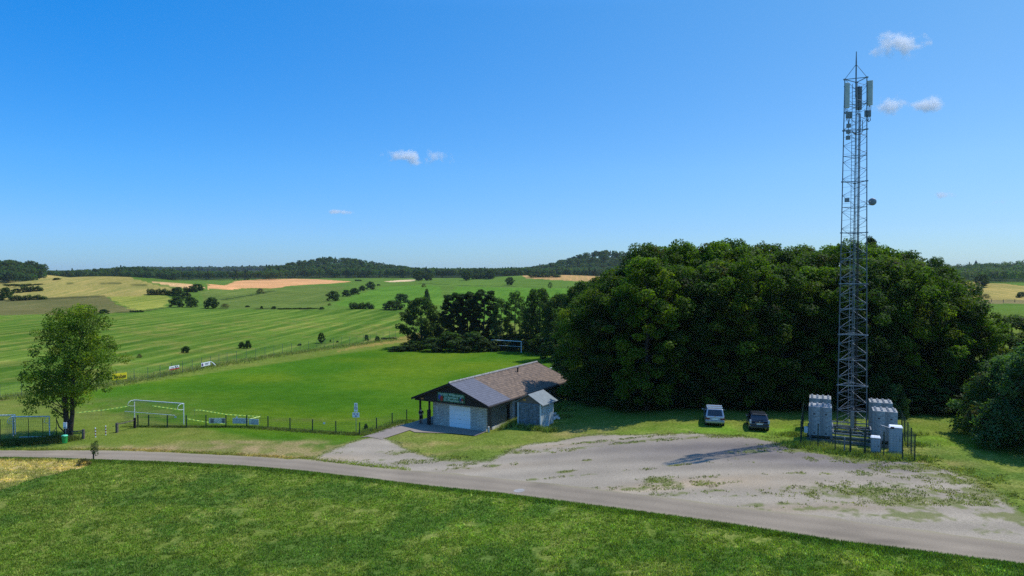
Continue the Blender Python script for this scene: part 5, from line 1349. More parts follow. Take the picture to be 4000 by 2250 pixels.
# ------------------------------------------------------------------ lattice mast with ballast base
MY = 62.5; MX = AT(3333, MY); MZ = H1(MX, MY); MR = -R(24)
mast = empty('radio_mast', (MX, MY, MZ), MR); tag(mast, 'tall three legged steel lattice mast with panel antennas and a lightning rod', 'radio mast')
Minv = (Matrix.Translation((MX, MY, MZ)) @ Matrix.Rotation(MR, 4, 'Z')).inverted()
def ml(px, py, dY=0.0): return Minv @ V3(px, py, MY + dY)
MH = ZAT(304, MY - .6) - MZ; B0, B1 = 1.20, .88; D0, D1 = 1.35, 1.0
BZ = .35
def legs(z):
    f = (z - BZ) / (MH - BZ); b = B0 + (B1 - B0) * f; d = D0 + (D1 - D0) * f
    return [Vector((-b, -.55 * d, z)), Vector((b, -.55 * d, z)), Vector((.12 * f, d * .95, z))]
l0, l1 = legs(BZ), legs(MH)
for a, b in zip(l0, l1): MB().tube([a, b], [.055, .04], 8).build('mast_leg', M['darksteel'], mast)
mb = MB(); bay = .74; nb = int((MH - BZ) / bay)
for k in range(nb):
    za, zb = BZ + k * (MH - BZ) / nb, BZ + (k + 1) * (MH - BZ) / nb
    A, B_ = legs(za), legs(zb)
    for i, j in ((0, 2), (2, 1), (0, 1)):
        w = .025 if (i, j) != (0, 1) else .016
        if k % 2: mb.bar(A[i], B_[j], w)
        else: mb.bar(A[j], B_[i], w)
        if (i, j) != (0, 1): mb.bar(A[i], A[j].lerp(B_[j], .3), .02)
mb.build('lattice_bracing', M['steel'], mast)
for k, z in enumerate(np.linspace(BZ + 2.2, MH - .02, 14)):
    L3 = legs(z); mb = MB()
    for i, j in ((0, 1), (1, 2), (2, 0)): mb.bar(L3[i], L3[j], .055 if k % 2 else .04)
    if k % 2:
        for p in L3: mb.tube([p - Vector((0, 0, .05)), p + Vector((0, 0, .05))], .13, 10)
    mb.build('ring_frame', M['steel'], mast)
mb = MB()
for x in (-.28, .12): mb.tube([(x, .3, .3), (x + .05, .22, MH - .3)], .024, 5)
for k in range(int((MH - .6) / .3)): z = .4 + k * .3; f = z / MH * .05; mb.bar((-.28 + f, .3 - .08 * z / MH, z), (.12 + f, .3 - .08 * z / MH, z), .022)
mb.build('ladder', M['steel'], mast)
mb = MB()
for x in (.25, .29, .33, .37, .41): mb.tube([(x, .35, .3), (x + .05, .25, MH - 3)], .017, 5)
mb.build('cable_run', M['black'], mast)
mb = MB()
for k in range(36): z = .6 + k * .85; mb.bar((.2, .36 - .1 * z / MH, z), (.5, .36 - .1 * z / MH, z), .03)
mb.build('cable_bracket', M['steel'], mast)
p, q = ml(3322, 1672, -.4), ml(3337, 1606, -.4); MB().box(((p.x + q.x) / 2, -.35, (p.z + q.z) / 2), (abs(q.x - p.x), .06, q.z - p.z)).build('ladder_guard', mat('pale_board', (.32, .29, .23), .8), mast)
zt = ml(3356, 202).z; tp = legs(MH)
mb = MB(); cx0 = sum((v.x for v in tp)) / 3; cy0 = sum((v.y for v in tp)) / 3
mb.tube([(cx0, cy0, MH - 1.6), (cx0, cy0, MH + 1.5), (cx0, cy0, zt)], [.06, .055, .03], 8)
for v in tp: mb.bar(v, (cx0, cy0, MH + 1.35), .035)
mb.build('lightning_rod', M['darksteel'], mast)
def antenna(px0, px1, py0, py1, dY, yaw, mname='antenna'):
    a = ml((px0 + px1) / 2, (py0 + py1) / 2, dY); w = (px1 - px0) / F * MY; h = (py1 - py0) / F * MY
    Mx = Matrix.Translation(a) @ Matrix.Rotation(yaw, 4, 'Z')
    mb = MB(); mb.box((0, 0, 0), (w, .2, h), Mx)
    o = mb.build('panel_antenna', M[mname], mast, bevel=.04)
    mb = MB(); mb.tube([Mx @ Vector((0, .2, -h / 2 - .1)), Mx @ Vector((0, .2, h / 2 + .05))], .035, 6)
    for z in (-h * .4, h * .4): mb.bar(Mx @ Vector((0, .1, z)), Mx @ Vector((0, .45, z)), .05)
    for k in range(4): mb.tube([Mx @ Vector((-.12 + k * .08, .02, -h / 2)), Mx @ Vector((-.1 + k * .07, .1, -h / 2 - .25)), Mx @ Vector((-.04 + k * .03, .2, -h / 2 - .5))], .013, 5)
    mb.build('antenna_mount', M['black'], o)
antenna(3301, 3318, 325, 420, -.8, R(35)); antenna(3387, 3408, 316, 410, -.8, R(-8)); antenna(3343, 3366, 338, 430, 1.3, R(180), 'radio')
def rbox(px0, px1, py0, py1, dY, n=1, nm='radio_unit'):
    for k in range(n):
        a0 = px0 + (px1 - px0) * k / n; a1 = px0 + (px1 - px0) * (k + 1) / n - (1 if n > 1 else 0)
        a = ml((a0 + a1) / 2, (py0 + py1) / 2, dY); MB().box(a, ((a1 - a0) / F * MY, .3, (py1 - py0) / F * MY)).build(nm, M['radio'], mast, bevel=.015)
rbox(3304, 3330, 437, 461, -.7, 3); rbox(3377, 3403, 432, 455, -.7, 3); rbox(3307, 3323, 484, 498, -.7); rbox(3306, 3322, 508, 521, -.7); rbox(3305, 3321, 531, 545, -.7); rbox(3300, 3317, 774, 789, -.7)
mb = MB()
for (x0, y0, x1, y1) in [(3312, 461, 3314, 484), (3318, 461, 3316, 484), (3314, 498, 3313, 508), (3313, 521, 3313, 531), (3308, 462, 3306, 470), (3384, 456, 3390, 474), (3390, 455, 3392, 470), (3398, 456, 3400, 470), (3400, 470, 3393, 476), (3393, 476, 3388, 468)]:
    mb.tube([ml(x0, y0, -.65), ml(x1, y1, -.65)], .03, 5)
mb.tube([ml(3330, 512), ml(3336, 524, .1), ml(3348, 526, .1), ml(3364, 524, .1), ml(3369, 512, .1), ml(3369, 470, .1)], .03, 6)
mb.build('jumper_cable', M['black'], mast)
c = ml(3408, 788, -.3); rd = 14.5 / F * MY
bm = bmesh.new(); bmesh.ops.create_uvsphere(bm, u_segments=24, v_segments=12, radius=rd)
for v in bm.verts: v.co.y *= .42
me = bpy.data.meshes.new('dish'); bm.to_mesh(me); bm.free(); me.materials.append(M['steel']); [setattr(p, 'use_smooth', True) for p in me.polygons]
d_ = link('microwave_dish', me, mast); d_.location = c
MB().box((c.x - .05, c.y - rd * .48, c.z - .03), (.28, .12, .38)).build('radio_unit', M['radio'], mast)
mb = MB(); L3 = legs(c.z); mb.bar(L3[1], (c.x, c.y, c.z), .06); mb.bar(L3[1] - Vector((0, 0, .3)), (c.x - .1, c.y, c.z - .3), .04); mb.build('dish_bracket', M['steel'], mast)

# steel ballast frame under the mast
bf = empty('ballast_frame', (MX, MY, MZ), MR); tag(bf, 'galvanised steel beam frame on the ground that carries the mast and its ballast blocks', 'steel frame')
mb = MB()
for y in (-3.0, -1.3, 1.3, 3.4): mb.box((0, y, .17), (7.4, .2, .24))
for x in (-3.4, -1.7, 1.7, 3.4): mb.box((x, .2, .40 - .002), (.2, 6.9, .2))
mb.build('beam', M['darksteel'], bf)
mb = MB()
for y, z in ((-2.9, .62), (-2.9, .88), (-1.0, .75), (-1.0, 1.0), (1.2, .8), (1.2, 1.1)): mb.box((0, y, z), (3.3, .09, .09))
for x in (-1.55, 1.55):
    mb.box((x, -.8, .95), (.09, 4.4, .09))
    for y in (-2.9, -1.0, 1.2): mb.box((x + .1 * (1 if x > 0 else -1), y, .8), (.1, .1, .75))
for v in l0: mb.box((v.x, v.y, .42), (.4, .4, .1))
mb.build('rail', M['steel'], bf)
MB().box((-3.75, -2.3, .85), (.3, .4, .5)).build('junction_box', M['white'], bf)
# concrete blocks: two per course, six courses, four stacks
def block_mesh(top):
    bm = bmesh.new(); w, d, h = .94, 1.86, .424
    bmesh.ops.create_cube(bm, size=1)
    for v in bm.verts: v.co = Vector((v.co.x * w, v.co.y * d, v.co.z * h + h / 2))
    bmesh.ops.bevel(bm, geom=bm.edges[:], offset=.012, segments=1, affect='EDGES')
    me = bpy.data.meshes.new('block'); bm.to_mesh(me); bm.free(); me.materials.append(M['concrete']); return me
bme = block_mesh(False)
mb = MB()
for x in (-.235, .235):
    for y in (-.7, -.23, .23, .7): mb.tube([(x, y, .42), (x, y, .53)], [.115, .085], 10)
mb.add([v.co[:] for v in bme.vertices], [list(p.vertices) for p in bme.polygons])
tme = mb.mesh('block_with_studs'); tme.materials.append(M['concrete'])
mb = MB()
for x in (0,): mb.box((x, -.932, .2), (.17, .03, .09))
lifteye = mb.mesh('lifting_slot'); lifteye.materials.append(M['black'])
CO = ['bottom', 'second', 'third', 'fourth', 'fifth', 'top']
for sx_, sy_, nm in ((-2.6, -2.7, 'front left'), (2.5, -2.6, 'front right'), (-2.6, 1.75, 'rear left'), (2.5, 1.75, 'rear right')):
    for c in range(6):
        for k in (0, 1):
            v = Matrix.Rotation(MR, 4, 'Z') @ Vector((sx_ + (k - .5) * .945 + rng.uniform(-.008, .008), sy_ + .93 + rng.uniform(-.015, .015), .50 + c * .427))
            o = link('concrete_block', bme) if c < 5 else None
            if o is None:
                o = link('concrete_block', tme)
            elif c in (4, 0) and 'front' in nm:
                link('lifting_slot', lifteye, o)
            o.location = (MX + v.x, MY + v.y, MZ + v.z); o.rotation_euler = (0, 0, MR + rng.uniform(-.004, .004))
            side = 'left' if k == 0 else 'right'
            tag(o, 'grey concrete block, %s one of the %s course in the %s ballast stack%s' % (side, CO[c], nm, ''), 'concrete block', 'concrete ballast blocks round the mast foot')

# compound fence with gate, cabinets
CPX = [(3128, 1744), (3195, 1755), (3262, 1766), (3320, 1774)]
cp = [P(*p) for p in CPX]; cp2 = [P(3380, 1781), P(3452, 1790), P(3525, 1799), P(3573, 1803)]
fd = Vector((.407, .914))
right = [(cp2[-1][0] + fd.x * k * 2.4, cp2[-1][1] + fd.y * k * 2.4) for k in range(1, 5)]
left = [(cp[0][0] + fd.x * k * 2.4, cp[0][1] + fd.y * k * 2.4) for k in range(4, 0, -1)]
rl = [(right[-1][0] + (left[0][0] - right[-1][0]) * k / 4, right[-1][1] + (left[0][1] - right[-1][1]) * k / 4) for k in range(1, 4)]
cf = post_fence('compound_fence', cp2 + right + rl + left + cp, 2.15, 'dark green mesh fence with a gate enclosing the mast and its ballast', pr=.035, wires=(.2, .2), wr=.006)
g0, g1 = Vector(cp[-1]), Vector(cp2[0]); o0 = cf.location
mb = MB(); a, b = g0.lerp(g1, .06), g0.lerp(g1, .94)
A = Vector((a.x, a.y, H1(*a))) - o0; B_ = Vector((b.x, b.y, H1(*b))) - o0; up = Vector((0, 0, 1))
for p, q in ((A + up * .1, A + up * 2.1), (B_ + up * .1, B_ + up * 2.1), (A + up * .1, B_ + up * .1), (A + up * 2.1, B_ + up * 2.1)): mb.bar(p, q, .06)
gt = mb.build('gate', M['darkgreen'], cf)
mb = MB()
for k in range(1, 12): p, q = A.lerp(B_, k / 12), None; mb.bar(p + up * .1, p + up * 2.1, .007)
for k in range(1, 10): mb.bar(A + up * (.1 + .2 * k), B_ + up * (.1 + .2 * k), .007)
mb.build('wire_mesh', M['green_wire'], gt); MB().box(A.lerp(B_, .08) + up * 1.0, (.12, .12, .16)).build('lock', M['steel'], gt)
def cabinet(px, pyb, w, h, d, label, name='cabinet', roofm='white', bodym='cab'):
    x, y = P(px, pyb); root = empty(name, (x, y + d / 2, H1(x, y)), MR); tag(root, label, 'cabinet')
    MB().box((0, 0, .05), (w + .02, d + .02, .12)).build('plinth', M['concrete'], root)
    MB().box((0, 0, .11 + (h - .2) / 2), (w, d, h - .2)).build('body', M[bodym], root, bevel=.01)
    mb = MB(); mb.add([(-w / 2 - .04, -d / 2 - .05, h - .09), (w / 2 + .04, -d / 2 - .05, h - .09), (w / 2 + .04, d / 2 + .05, h - .09), (-w / 2 - .04, d / 2 + .05, h - .09), (-w / 2 + .02, -d / 2 + .06, h), (w / 2 - .02, -d / 2 + .06, h), (w / 2 - .02, d / 2 - .02, h + .03), (-w / 2 + .02, d / 2 - .02, h + .03)],
                      [(3, 2, 1, 0), (4, 5, 6, 7), (0, 1, 5, 4), (1, 2, 6, 5), (2, 3, 7, 6), (3, 0, 4, 7)]); mb.build('lid', M[roofm], root)
    d_ = MB().box((0, -d / 2 - .012, h * .48), (w - .08, .025, h - .42)).build('door', M[bodym], root); MB().box((w * .32, -d / 2 - .035, h * .5), (.03, .03, .16)).build('handle', M['black'], d_)
    return root
M['cab'] = mat('cabinet_grey', (.34, .38, .40), .55, var=.06, scale=2)
cabinet(3424, 1777, .68, 1.5, .4, 'small pale grey cabinet standing inside the fence right of the gate')
cab = cabinet(3505, 1772, .95, 2.25, .6, 'tall grey equipment cabinet with a white lid in front of the right ballast stack')
x, y = P(3440, 1770); root = empty('pipe_stand', (x, y, H1(x, y)), MR); tag(root, 'galvanised upright pipe with an arm and a dark lamp head between the two cabinets', 'lamp')
za = ZAT(1660, y) - root.location.z
MB().tube([(0, 0, 0), (0, 0, za)], .05, 8).build('pole', M['steel'], root); MB().tube([(0, 0, za - .03), (.72, 0, za - .22)], .04, 8).build('arm', M['steel'], root); MB().box((.84, 0, za - .16), (.26, .16, .14)).build('lamp_head', M['black'], root)
x, y = P(3303, 1772); o = MB().box((0, 0, .65), (.09, .09, 1.3)).build('meter_post', M['steel']); o.location = (x, y + .2, H1(x, y)); tag(o, 'thin grey post standing just left of the compound gate', 'post')

# ------------------------------------------------------------------ cars
def paint(name, col, rough=.28, metal=.6):
    m, N, L, b = newmat(name); b.inputs['Base Color'].default_value = (*col, 1); b.inputs['Metallic'].default_value = metal; b.inputs['Roughness'].default_value = rough
    b.inputs['Coat Weight'].default_value = .5; nz = N.new('ShaderNodeTexNoise'); nz.inputs['Scale'].default_value = 3; r = N.new('ShaderNodeMapRange'); r.inputs[3].default_value = rough - .06; r.inputs[4].default_value = rough + .14
    L.new(nz.outputs[0], r.inputs[0]); L.new(r.outputs[0], b.inputs['Roughness']); return m
M['silver'] = paint('silver_car_paint', (.33, .36, .38)); M['darkcar'] = paint('dark_car_paint', (.03, .036, .045), .3, .4); M['clearlamp'] = mat('clear_lamp', (.55, .6, .65), .15, .3)
M['lampred'] = mat('red_lamp', (.12, .01, .015), .2, var=.1)
def car(name, px, pyg, rz, Lc, W, Hc, pm, label, van):
    x, y = P(px, pyg); root = empty(name, (x, y, H1(x, y)), rz); tag(root, label, 'car', 'cars parked on the grass before the wood')
    zb, hw = (.98, W / 2) if not van else (1.0, W / 2)
    # lower body: loft of cross sections
    st = [(0.0, .36, .80, .86), (.06, .30, .84, .95), (.35, .24, zb - .02, 1.0), (Lc * .5, .22, zb, 1.0), (Lc * .74, .22, zb - .03, 1.0), (Lc * .9, .24, zb - .22, .95), (Lc - .06, .3, .68, .84), (Lc, .36, .60, .74)]
    V, Fc = [], []
    for (yy, z0, z1, k) in st:
        w = hw * k; sec = [(-w * .9, z0), (-w, z0 + .18), (-w * 1.0, z1 - .18), (-w * .95, z1 - .02), (-w * .55, z1 + .015), (w * .55, z1 + .015), (w * .95, z1 - .02), (w * 1.0, z1 - .18), (w, z0 + .18), (w * .9, z0)]
        V += [(a, yy, b) for a, b in sec]
    n = 10
    for i in range(len(st) - 1):
        for k in range(n): a = i * n + k; b = i * n + (k + 1) % n; Fc.append((a, b, b + n, a + n))
    Fc += [tuple(range(n)), tuple(reversed(range((len(st) - 1) * n, len(st) * n)))]
    mb = MB(); mb.add(V, Fc); o = fixn(mb.build('body', pm, root, smooth=True)); o.modifiers.new('b', 'SUBSURF').levels = 1; o.modifiers['b'].render_levels = 2
    # cabin
    r0 = .42 if van else .55; wr = hw * (.80 if van else .76); wb = hw * .95
    f1, f0 = (Lc * .56, Lc * .80) if van else (Lc * .52, Lc * .74)
    cab = [(-wb, .06, zb - .03), (wb, .06, zb - .03), (-wb, f0, zb - .03), (wb, f0, zb - .03), (-wr, r0, Hc - .05), (wr, r0, Hc - .05), (-wr, f1, Hc - .05), (wr, f1, Hc - .05), (-wr * .8, r0 + .06, Hc), (wr * .8, r0 + .06, Hc), (-wr * .8, f1 - .1, Hc), (wr * .8, f1 - .1, Hc)]
    mb = MB(); mb.add(cab, [(0, 1, 5, 4), (4, 5, 9, 8), (2, 0, 4, 6), (6, 4, 8, 10), (3, 2, 6, 7), (7, 6, 10, 11), (1, 3, 7, 5), (5, 7, 11, 9), (8, 9, 11, 10)])
    o = fixn(mb.build('cabin', pm, root)); md = o.modifiers.new('b', 'BEVEL'); md.width = .05; md.segments = 3
    def panel(nm, quad, off, m, th=.012):
        q = [Vector(v) for v in quad]; nn = (q[1] - q[0]).cross(q[3] - q[0]).normalized()
        if nn.dot(Vector(off)) < 0: nn = -nn
        mb = MB(); vs = [v + nn * .006 for v in q] + [v + nn * (.006 + th) for v in q]
        mb.add(vs, [(0, 1, 2, 3), (4, 5, 6, 7), (0, 1, 5, 4), (1, 2, 6, 5), (2, 3, 7, 6), (3, 0, 4, 7)]); return fixn(mb.build(nm, m, root))
    def lerp(a, b, f): return Vector(a).lerp(Vector(b), f)
    def sub(q, u0, u1, v0, v1):
        f = lambda u, v: lerp(lerp(q[0], q[1], u), lerp(q[3], q[2], u), v)
        return [f(u0, v0), f(u1, v0), f(u1, v1), f(u0, v1)]
    rearq = [cab[0], cab[1], cab[5], cab[4]]
    g = panel('rear_window', sub(rearq, .09, .91, .16 if not van else .12, .93), (0, -1, 0), M['glass'])
    p_ = [Vector(v) for v in sub(rearq, .4, .72, .17, .2)]; mb = MB(); mb.bar(p_[0] + Vector((0, -.03, 0)), lerp(p_[1], p_[2], 1) + Vector((0, -.03, .04)), .02); mb.build('wiper', M['black'], g)
    for q, off in (([cab[0], cab[2], cab[6], cab[4]], (-1, 0, 0)), ([cab[1], cab[3], cab[7], cab[5]], (1, 0, 0))):
        for u0, u1 in ((.08, .30), (.33, .55), (.58, .84)): panel('side_window', sub(q, u0, u1, .15, .9), off, M['glass'])
    panel('windscreen', sub([cab[2], cab[3], cab[7], cab[6]], .06, .94, .08, .94), (0, 1, 0), M['glass'])
    for sx_ in (-1, 1):
        for yy in (.82, Lc - .9):
            w_ = MB().tube([(sx_ * (hw - .22), yy, .32), (sx_ * (hw - .015), yy, .32)], .325, 20).build('wheel', M['tyre'], root); MB().tube([(sx_ * (hw - .04), yy, .32), (sx_ * (hw - .005), yy, .32)], .2, 14).build('rim', M['rim'], w_)
        mr = MB(); mr.box((sx_ * (hw + .08), f0 - .35, zb + .08), (.17, .1, .13)); mr.build('wing_mirror', pm, root, bevel=.02)
        mh = MB(); mh.box((sx_ * hw * .72, Lc - .04, .66), (.34, .1, .13)); mh.build('headlight', M['clearlamp'], root)
    if van:
        for sx_ in (-1, 1):
            mb = MB(); mb.box((sx_ * hw * .74, -.0, .80), (.40, .08, .17)); mb.build('taillight', M['lampred'], root, bevel=.02)
        MB().box((0, -.015, .93), (W * .86, .05, .15)).build('tailgate_strip', mat('light_tailgate', (.42, .5, .6), .3, .5), root, bevel=.015)
        MB().box((0, -.01, .52), (W * .96, .14, .24)).build('bumper', M['silver'], root, bevel=.05)
        MB().box((0, -.02, .77), (.54, .03, .13)).build('number_plate', M['white'], root)
        MB().box((0, -.035, 1.03), (.12, .03, .06)).build('emblem', M['rim'], root)
        for yy in (.62, 1.55):
            mb = MB(); mb.bar((-wr * .98, yy, Hc + .11), (wr * .98, yy, Hc + .11), .075)
            for sx_ in (-1, 1): mb.bar((sx_ * wr * .9, yy, Hc - .03), (sx_ * wr * .9, yy, Hc + .1), .06)
            mb.build('roof_bar', M['white'], root)
    else:
        for sx_ in (-1, 1):
            mb = MB(); mb.box((sx_ * hw * .90, .03, .93), (.17, .14, .34)); mb.build('taillight', M['clearlamp'], root, bevel=.03)
            MB().box((sx_ * hw * .86, -.02, .54), (.22, .05, .07)).build('reflector', M['clearlamp'], root)
        MB().box((0, -.01, .46), (W * .93, .14, .24)).build('bumper', M['darkcar'], root, bevel=.05)
        MB().box((0, -.04, .84), (.78, .03, .045)).build('chrome_strip', M['rim'], root)
        MB().box((0, -.035, .73), (.54, .03, .12)).build('number_plate', M['offwhite'], root)
        mb = MB(); mb.tube([(0, -.05, .95), (0, -.02, .95)], .055, 12); mb.build('emblem', M['rim'], root)
        q = sub(rearq, .06, .94, .95, 1.0); mb = MB(); mb.bar(Vector(q[0]) + Vector((0, -.05, .02)), Vector(q[1]) + Vector((0, -.05, .02)), .07); mb.build('spoiler', M['darkcar'], root)
    return root
car('parked_car', 2793, 1668, -R(13), 4.6, 1.86, 1.69, M['silver'], 'silver people carrier with two white roof bars parked rear first at the wood edge', True)
car('parked_car', 2967, 1687, -R(14), 4.2, 1.82, 1.58, M['darkcar'], 'small dark car with clear tail lamps parked right of the silver one', False)

# ------------------------------------------------------------------ person under the porch
def skin_obj(name, verts, edges, radii, m, parent, root_i=0, sub=2):
    me = bpy.data.meshes.new(name); me.from_pydata(verts, edges, []); me.update(); o = link(name, me, parent); me.materials.append(m)
    sk = o.modifiers.new('skin', 'SKIN'); 
    if not me.skin_vertices:
        bpy.context.view_layer.objects.active = o
    for i, r_ in enumerate(radii):
        d = me.skin_vertices[0].data[i]; d.radius = r_ if isinstance(r_, tuple) else (r_, r_); d.use_root = (i == root_i)
    sk.use_smooth_shade = True; s_ = o.modifiers.new('sub', 'SUBSURF'); s_.levels = s_.render_levels = sub
    return o
M['skin'] = mat('skin', (.42, .25, .17), .6, var=.06); M['shirt'] = mat('black_tshirt', (.014, .015, .018), .85, var=.3); M['shorts'] = mat('black_shorts', (.011, .011, .014), .85, var=.3); M['hair'] = mat('dark_hair', (.02, .014, .01), .7, var=.3); M['shoe'] = mat('dark_shoe', (.02, .02, .022), .6)
px_, py_ = P(1645, 1656)
per = empty('person', (px_, py_, H1(px_, py_) + .02), R(8)); tag(per, 'person in black t-shirt and black shorts standing under the porch, hands held in front', 'person')
# facing -y (towards the camera)
Vb = [(0, 0, .98), (0, 0, 1.12), (0, 0, 1.30), (0, .01, 1.45), (0, 0, 1.54), (0, -.01, 1.62), (0, -.015, 1.72),  # 0-6 spine, neck, head
      (-.10, 0, .93), (-.115, -.01, .52), (-.12, .02, .09), (-.125, -.12, .045),
      (.10, 0, .93), (.115, -.01, .52), (.12, .02, .09), (.125, -.12, .045),
      (-.19, .01, 1.43), (-.27, .02, 1.15), (-.10, -.19, 1.10), (-.03, -.22, 1.11),
      (.19, .01, 1.43), (.27, .02, 1.15), (.10, -.19, 1.07), (.03, -.22, 1.08)]
Eb = [(0, 1), (1, 2), (2, 3), (3, 4), (4, 5), (5, 6), (0, 7), (7, 8), (8, 9), (9, 10), (0, 11), (11, 12), (12, 13), (13, 14), (3, 15), (15, 16), (16, 17), (17, 18), (3, 19), (19, 20), (20, 21), (21, 22)]
Rb = [(.15, .10), (.13, .095), (.155, .105), (.12, .08), (.055, .055), (.075, .09), (.07, .085), (.085, .09), (.06, .06), (.038, .04), (.035, .03), (.085, .09), (.06, .06), (.038, .04), (.035, .03), .06, .042, .03, .03, .06, .042, .03, .03]
body = skin_obj('body', Vb, Eb, Rb, M['skin'], per)
skin_obj('t_shirt', [(0, 0, .93), (0, 0, 1.1), (0, 0, 1.3), (0, .01, 1.46), (-.19, .01, 1.43), (-.25, .02, 1.24), (.19, .01, 1.43), (.25, .02, 1.24)], [(0, 1), (1, 2), (2, 3), (3, 4), (4, 5), (3, 6), (6, 7)], [(.185, .13), (.175, .125), (.185, .13), (.125, .095), .085, .075, .085, .075], M['shirt'], per)
skin_obj('shorts', [(0, 0, .98), (-.105, 0, .88), (-.12, -.005, .55), (.105, 0, .88), (.12, -.005, .55)], [(0, 1), (1, 2), (0, 3), (3, 4)], [(.18, .13), (.115, .115), (.105, .105), (.115, .115), (.105, .105)], M['shorts'], per)
bm = bmesh.new(); bmesh.ops.create_uvsphere(bm, u_segments=18, v_segments=12, radius=1)
for v in bm.verts: v.co = Vector((v.co.x * .088, v.co.y * .108 + .018, max(v.co.z, -.25 if v.co.y > 0 else .35) * .115 + 1.715))
me = bpy.data.meshes.new('hair'); bm.to_mesh(me); bm.free(); me.materials.append(M['hair']); link('hair', me, per)
for sx_ in (-1, 1):
    MB().box((sx_ * .125, -.05, .05), (.095, .27, .09)).build('shoe', M['shoe'], per, bevel=.03)
    MB().tube([(sx_ * .032, -.098, 1.685), (sx_ * .032, -.106, 1.685)], .011, 8).build('eye', M['black'], per)
    hd = MB()
    # palm and five fingers closing over the other hand
    cxh, czh = sx_ * .055, 1.10 if sx_ < 0 else 1.075
    for k in range(4): hd.tube([(cxh, -.225, czh + .03 - k * .019), (cxh - sx_ * .05, -.25, czh + .028 - k * .019), (cxh - sx_ * (.085 - .006 * k), -.235, czh + .02 - k * .018)], [.0095, .009, .007], 6)
    hd.tube([(cxh + sx_ * .02, -.21, czh + .03), (cxh - sx_ * .005, -.235, czh + .055), (cxh - sx_ * .035, -.245, czh + .05)], [.011, .01, .008], 6)
    hd.tube([(cxh + sx_ * .04, -.205, czh), (cxh, -.222, czh), (cxh - sx_ * .02, -.23, czh)], [.03, .036, .025], 8)
    hd.build('hand', M['skin'], per, smooth=True)
MB().box((0, -.112, 1.655), (.022, .03, .04)).build('nose', M['skin'], per, bevel=.008)
MB().box((0, -.1, 1.615), (.05, .012, .01)).build('mouth', M['red'], per)

# ------------------------------------------------------------------ clouds
def cloudmat():
    m = bpy.data.materials.new('cloud_vapour'); m.use_nodes = True; N, L = m.node_tree.nodes, m.node_tree.links
    N.remove(N['Principled BSDF']); pv = N.new('ShaderNodeVolumePrincipled'); out = N['Material Output']
    pv.inputs['Color'].default_value = (1, 1, 1, 1); pv.inputs['Anisotropy'].default_value = 0.0
    tc = N.new('ShaderNodeTexCoord'); geo = N.new('ShaderNodeNewGeometry')
    ln = N.new('ShaderNodeVectorMath'); ln.operation = 'LENGTH'; L.new(tc.outputs['Object'], ln.inputs[0])
    nz = N.new('ShaderNodeTexNoise'); nz.inputs['Scale'].default_value = .02; nz.inputs['Detail'].default_value = 8; nz.inputs['Roughness'].default_value = .6; L.new(geo.outputs['Position'], nz.inputs['Vector'])
    a = N.new('ShaderNodeMath'); a.operation = 'SUBTRACT'; a.inputs[0].default_value = 1.0; L.new(ln.outputs['Value'], a.inputs[1])
    s = N.new('ShaderNodeMath'); s.operation = 'MULTIPLY_ADD'; L.new(nz.outputs['Fac'], s.inputs[0]); s.inputs[1].default_value = 3.4; s.inputs[2].default_value = -2.05
    b = N.new('ShaderNodeMath'); b.operation = 'ADD'; L.new(a.outputs[0], b.inputs[0]); L.new(s.outputs[0], b.inputs[1])
    c = N.new('ShaderNodeMapRange'); c.inputs[1].default_value = .05; c.inputs[2].default_value = .7; c.inputs[3].default_value = 0; c.inputs[4].default_value = .05; L.new(b.outputs[0], c.inputs[0])
    L.new(c.outputs[0], pv.inputs['Density']); L.new(pv.outputs[0], out.inputs['Volume']); return m
CM = cloudmat()
def cloud(px, py, wpx, hpx, Y, label, tilt=0.0):
    bm = bmesh.new(); bmesh.ops.create_icosphere(bm, subdivisions=3, radius=1.0)
    me = bpy.data.meshes.new('cloud'); bm.to_mesh(me); bm.free(); me.materials.append(CM)
    o = link('cloud', me); o.location = V3(px, py, Y); k = Y / F; o.scale = (wpx * k * .72, max(wpx, hpx) * k / 2.6, hpx * k * .72); o.rotation_euler = (0, tilt, 0)
    tag(o, label, 'cloud')
cloud(3512, 178, 175, 92, 2600, 'largest white puff of cloud, right of the mast top')
cloud(3478, 408, 120, 66, 2600, 'small white cloud with a dip, below the largest puff')
cloud(3620, 410, 130, 56, 2600, 'small lens shaped white cloud right of the dipped one', -R(12))
cloud(1585, 611, 170, 50, 2600, 'peaked white cloud wisp alone in the middle of the sky', R(12))
cloud(1712, 616, 110, 48, 2600, 'fainter hooked cloud wisp right of the peaked one', R(14))
cloud(3678, 765, 80, 30, 2600, 'faint tiny cloud low in the sky right of the dish'); cloud(3915, 790, 90, 34, 2600, 'faint low cloud near the right picture edge')
cloud(1340, 828, 110, 18, 2600, 'very faint thin cloud streak low over the wheat fields')

# ------------------------------------------------------------------ haze
hz = MB().box((0, 0, 0), (15000, 15000, 1)); 
me = hz.mesh('haze'); o = link('haze', me); o.location = (0, 0, 36); o.scale = (1, 1, 86)
m = bpy.data.materials.new('haze_air'); m.use_nodes = True; N, L = m.node_tree.nodes, m.node_tree.links; N.remove(N['Principled BSDF'])
pv = N.new('ShaderNodeVolumePrincipled'); pv.inputs['Color'].default_value = (.75, .87, 1, 1); pv.inputs['Density'].default_value = .00005; pv.inputs['Anisotropy'].default_value = .2
L.new(pv.outputs[0], N['Material Output'].inputs['Volume']); me.materials.append(m); tag(o, 'thin summer haze over the landscape', 'haze', kind='stuff')

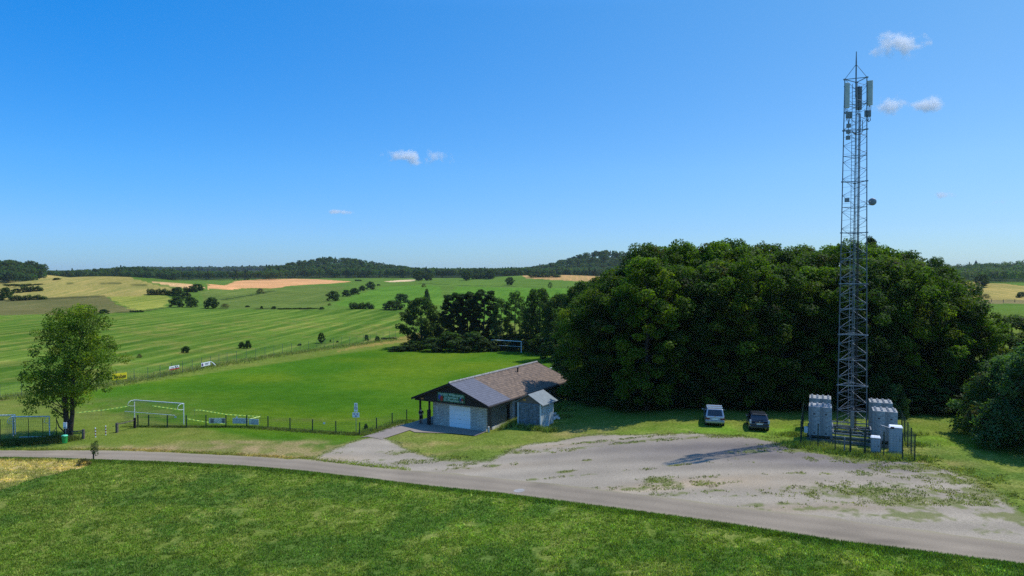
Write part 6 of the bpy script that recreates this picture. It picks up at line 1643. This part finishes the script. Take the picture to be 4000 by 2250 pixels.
# ------------------------------------------------------------------ light, sky, camera
SUNEL, SUNAZ = R(60), math.atan2(.93, .37)
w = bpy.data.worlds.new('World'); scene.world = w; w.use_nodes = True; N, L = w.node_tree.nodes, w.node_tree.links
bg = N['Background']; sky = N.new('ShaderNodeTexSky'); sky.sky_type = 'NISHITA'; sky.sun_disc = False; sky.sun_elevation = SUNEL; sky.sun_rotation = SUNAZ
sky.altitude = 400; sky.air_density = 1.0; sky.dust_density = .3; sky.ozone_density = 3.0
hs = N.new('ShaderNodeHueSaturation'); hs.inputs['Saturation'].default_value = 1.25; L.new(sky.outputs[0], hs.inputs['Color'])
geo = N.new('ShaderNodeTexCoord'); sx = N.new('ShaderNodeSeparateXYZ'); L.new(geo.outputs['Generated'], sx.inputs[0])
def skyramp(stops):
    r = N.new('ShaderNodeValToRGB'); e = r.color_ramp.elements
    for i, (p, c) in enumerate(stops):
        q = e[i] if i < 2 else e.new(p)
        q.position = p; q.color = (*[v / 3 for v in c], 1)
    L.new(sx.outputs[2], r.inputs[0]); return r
ra_ = skyramp([(0, (.42, .72, 1.3)), (.06, (.45, .78, 1.32)), (.14, (.42, .92, 1.36)), (.35, (.17, 1.08, 1.55)), (.6, (1.6, 2.1, 2.3))])  # last stop of both ramps lifts the unseen upper sky to brighten shade
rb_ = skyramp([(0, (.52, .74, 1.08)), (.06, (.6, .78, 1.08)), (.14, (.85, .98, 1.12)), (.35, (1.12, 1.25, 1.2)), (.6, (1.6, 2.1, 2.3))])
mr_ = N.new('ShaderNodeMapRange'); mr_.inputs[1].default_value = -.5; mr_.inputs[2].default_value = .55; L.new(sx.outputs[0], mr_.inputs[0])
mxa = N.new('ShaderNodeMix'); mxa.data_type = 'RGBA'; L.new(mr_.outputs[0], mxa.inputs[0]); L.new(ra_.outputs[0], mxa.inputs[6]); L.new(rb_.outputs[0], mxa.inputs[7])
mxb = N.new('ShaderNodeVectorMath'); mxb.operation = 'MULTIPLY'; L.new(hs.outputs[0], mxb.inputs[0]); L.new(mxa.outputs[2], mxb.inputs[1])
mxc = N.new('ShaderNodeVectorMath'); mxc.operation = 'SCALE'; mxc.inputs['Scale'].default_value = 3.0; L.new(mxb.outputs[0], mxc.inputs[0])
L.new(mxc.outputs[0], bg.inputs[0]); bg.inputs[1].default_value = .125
sd = bpy.data.lights.new('sun', 'SUN'); sd.energy = 4.2; sd.angle = R(.53); sd.color = (1, .955, .88)
so = bpy.data.objects.new('sun', sd); C.objects.link(so); so.location = (60, 30, 90)
S = Vector((math.cos(SUNEL) * math.sin(SUNAZ), math.cos(SUNEL) * math.cos(SUNAZ), math.sin(SUNEL)))
so.rotation_euler = S.to_track_quat('Z', 'Y').to_euler()
cd = bpy.data.cameras.new('camera'); co = bpy.data.objects.new('camera', cd); C.objects.link(co)
cd.sensor_width = 36; cd.lens = 36 * F / 4000; cd.clip_end = 20000; cd.clip_start = .5
co.location = (0, 0, CAMZ); co.rotation_euler = (math.pi / 2 - TH, 0, 0); scene.camera = co
scene.view_settings.view_transform = 'Standard'; scene.view_settings.look = 'None'; scene.view_settings.exposure = 0; scene.view_settings.gamma = 1
scene.cycles.volume_bounces = 16; scene.cycles.max_bounces = 16; scene.cycles.diffuse_bounces = 3; scene.cycles.transparent_max_bounces = 4
scene.cycles.use_denoising = False; scene.cycles.sample_clamp_indirect = 2.0; scene.cycles.volume_step_rate = 2; scene.cycles.volume_max_steps = 128
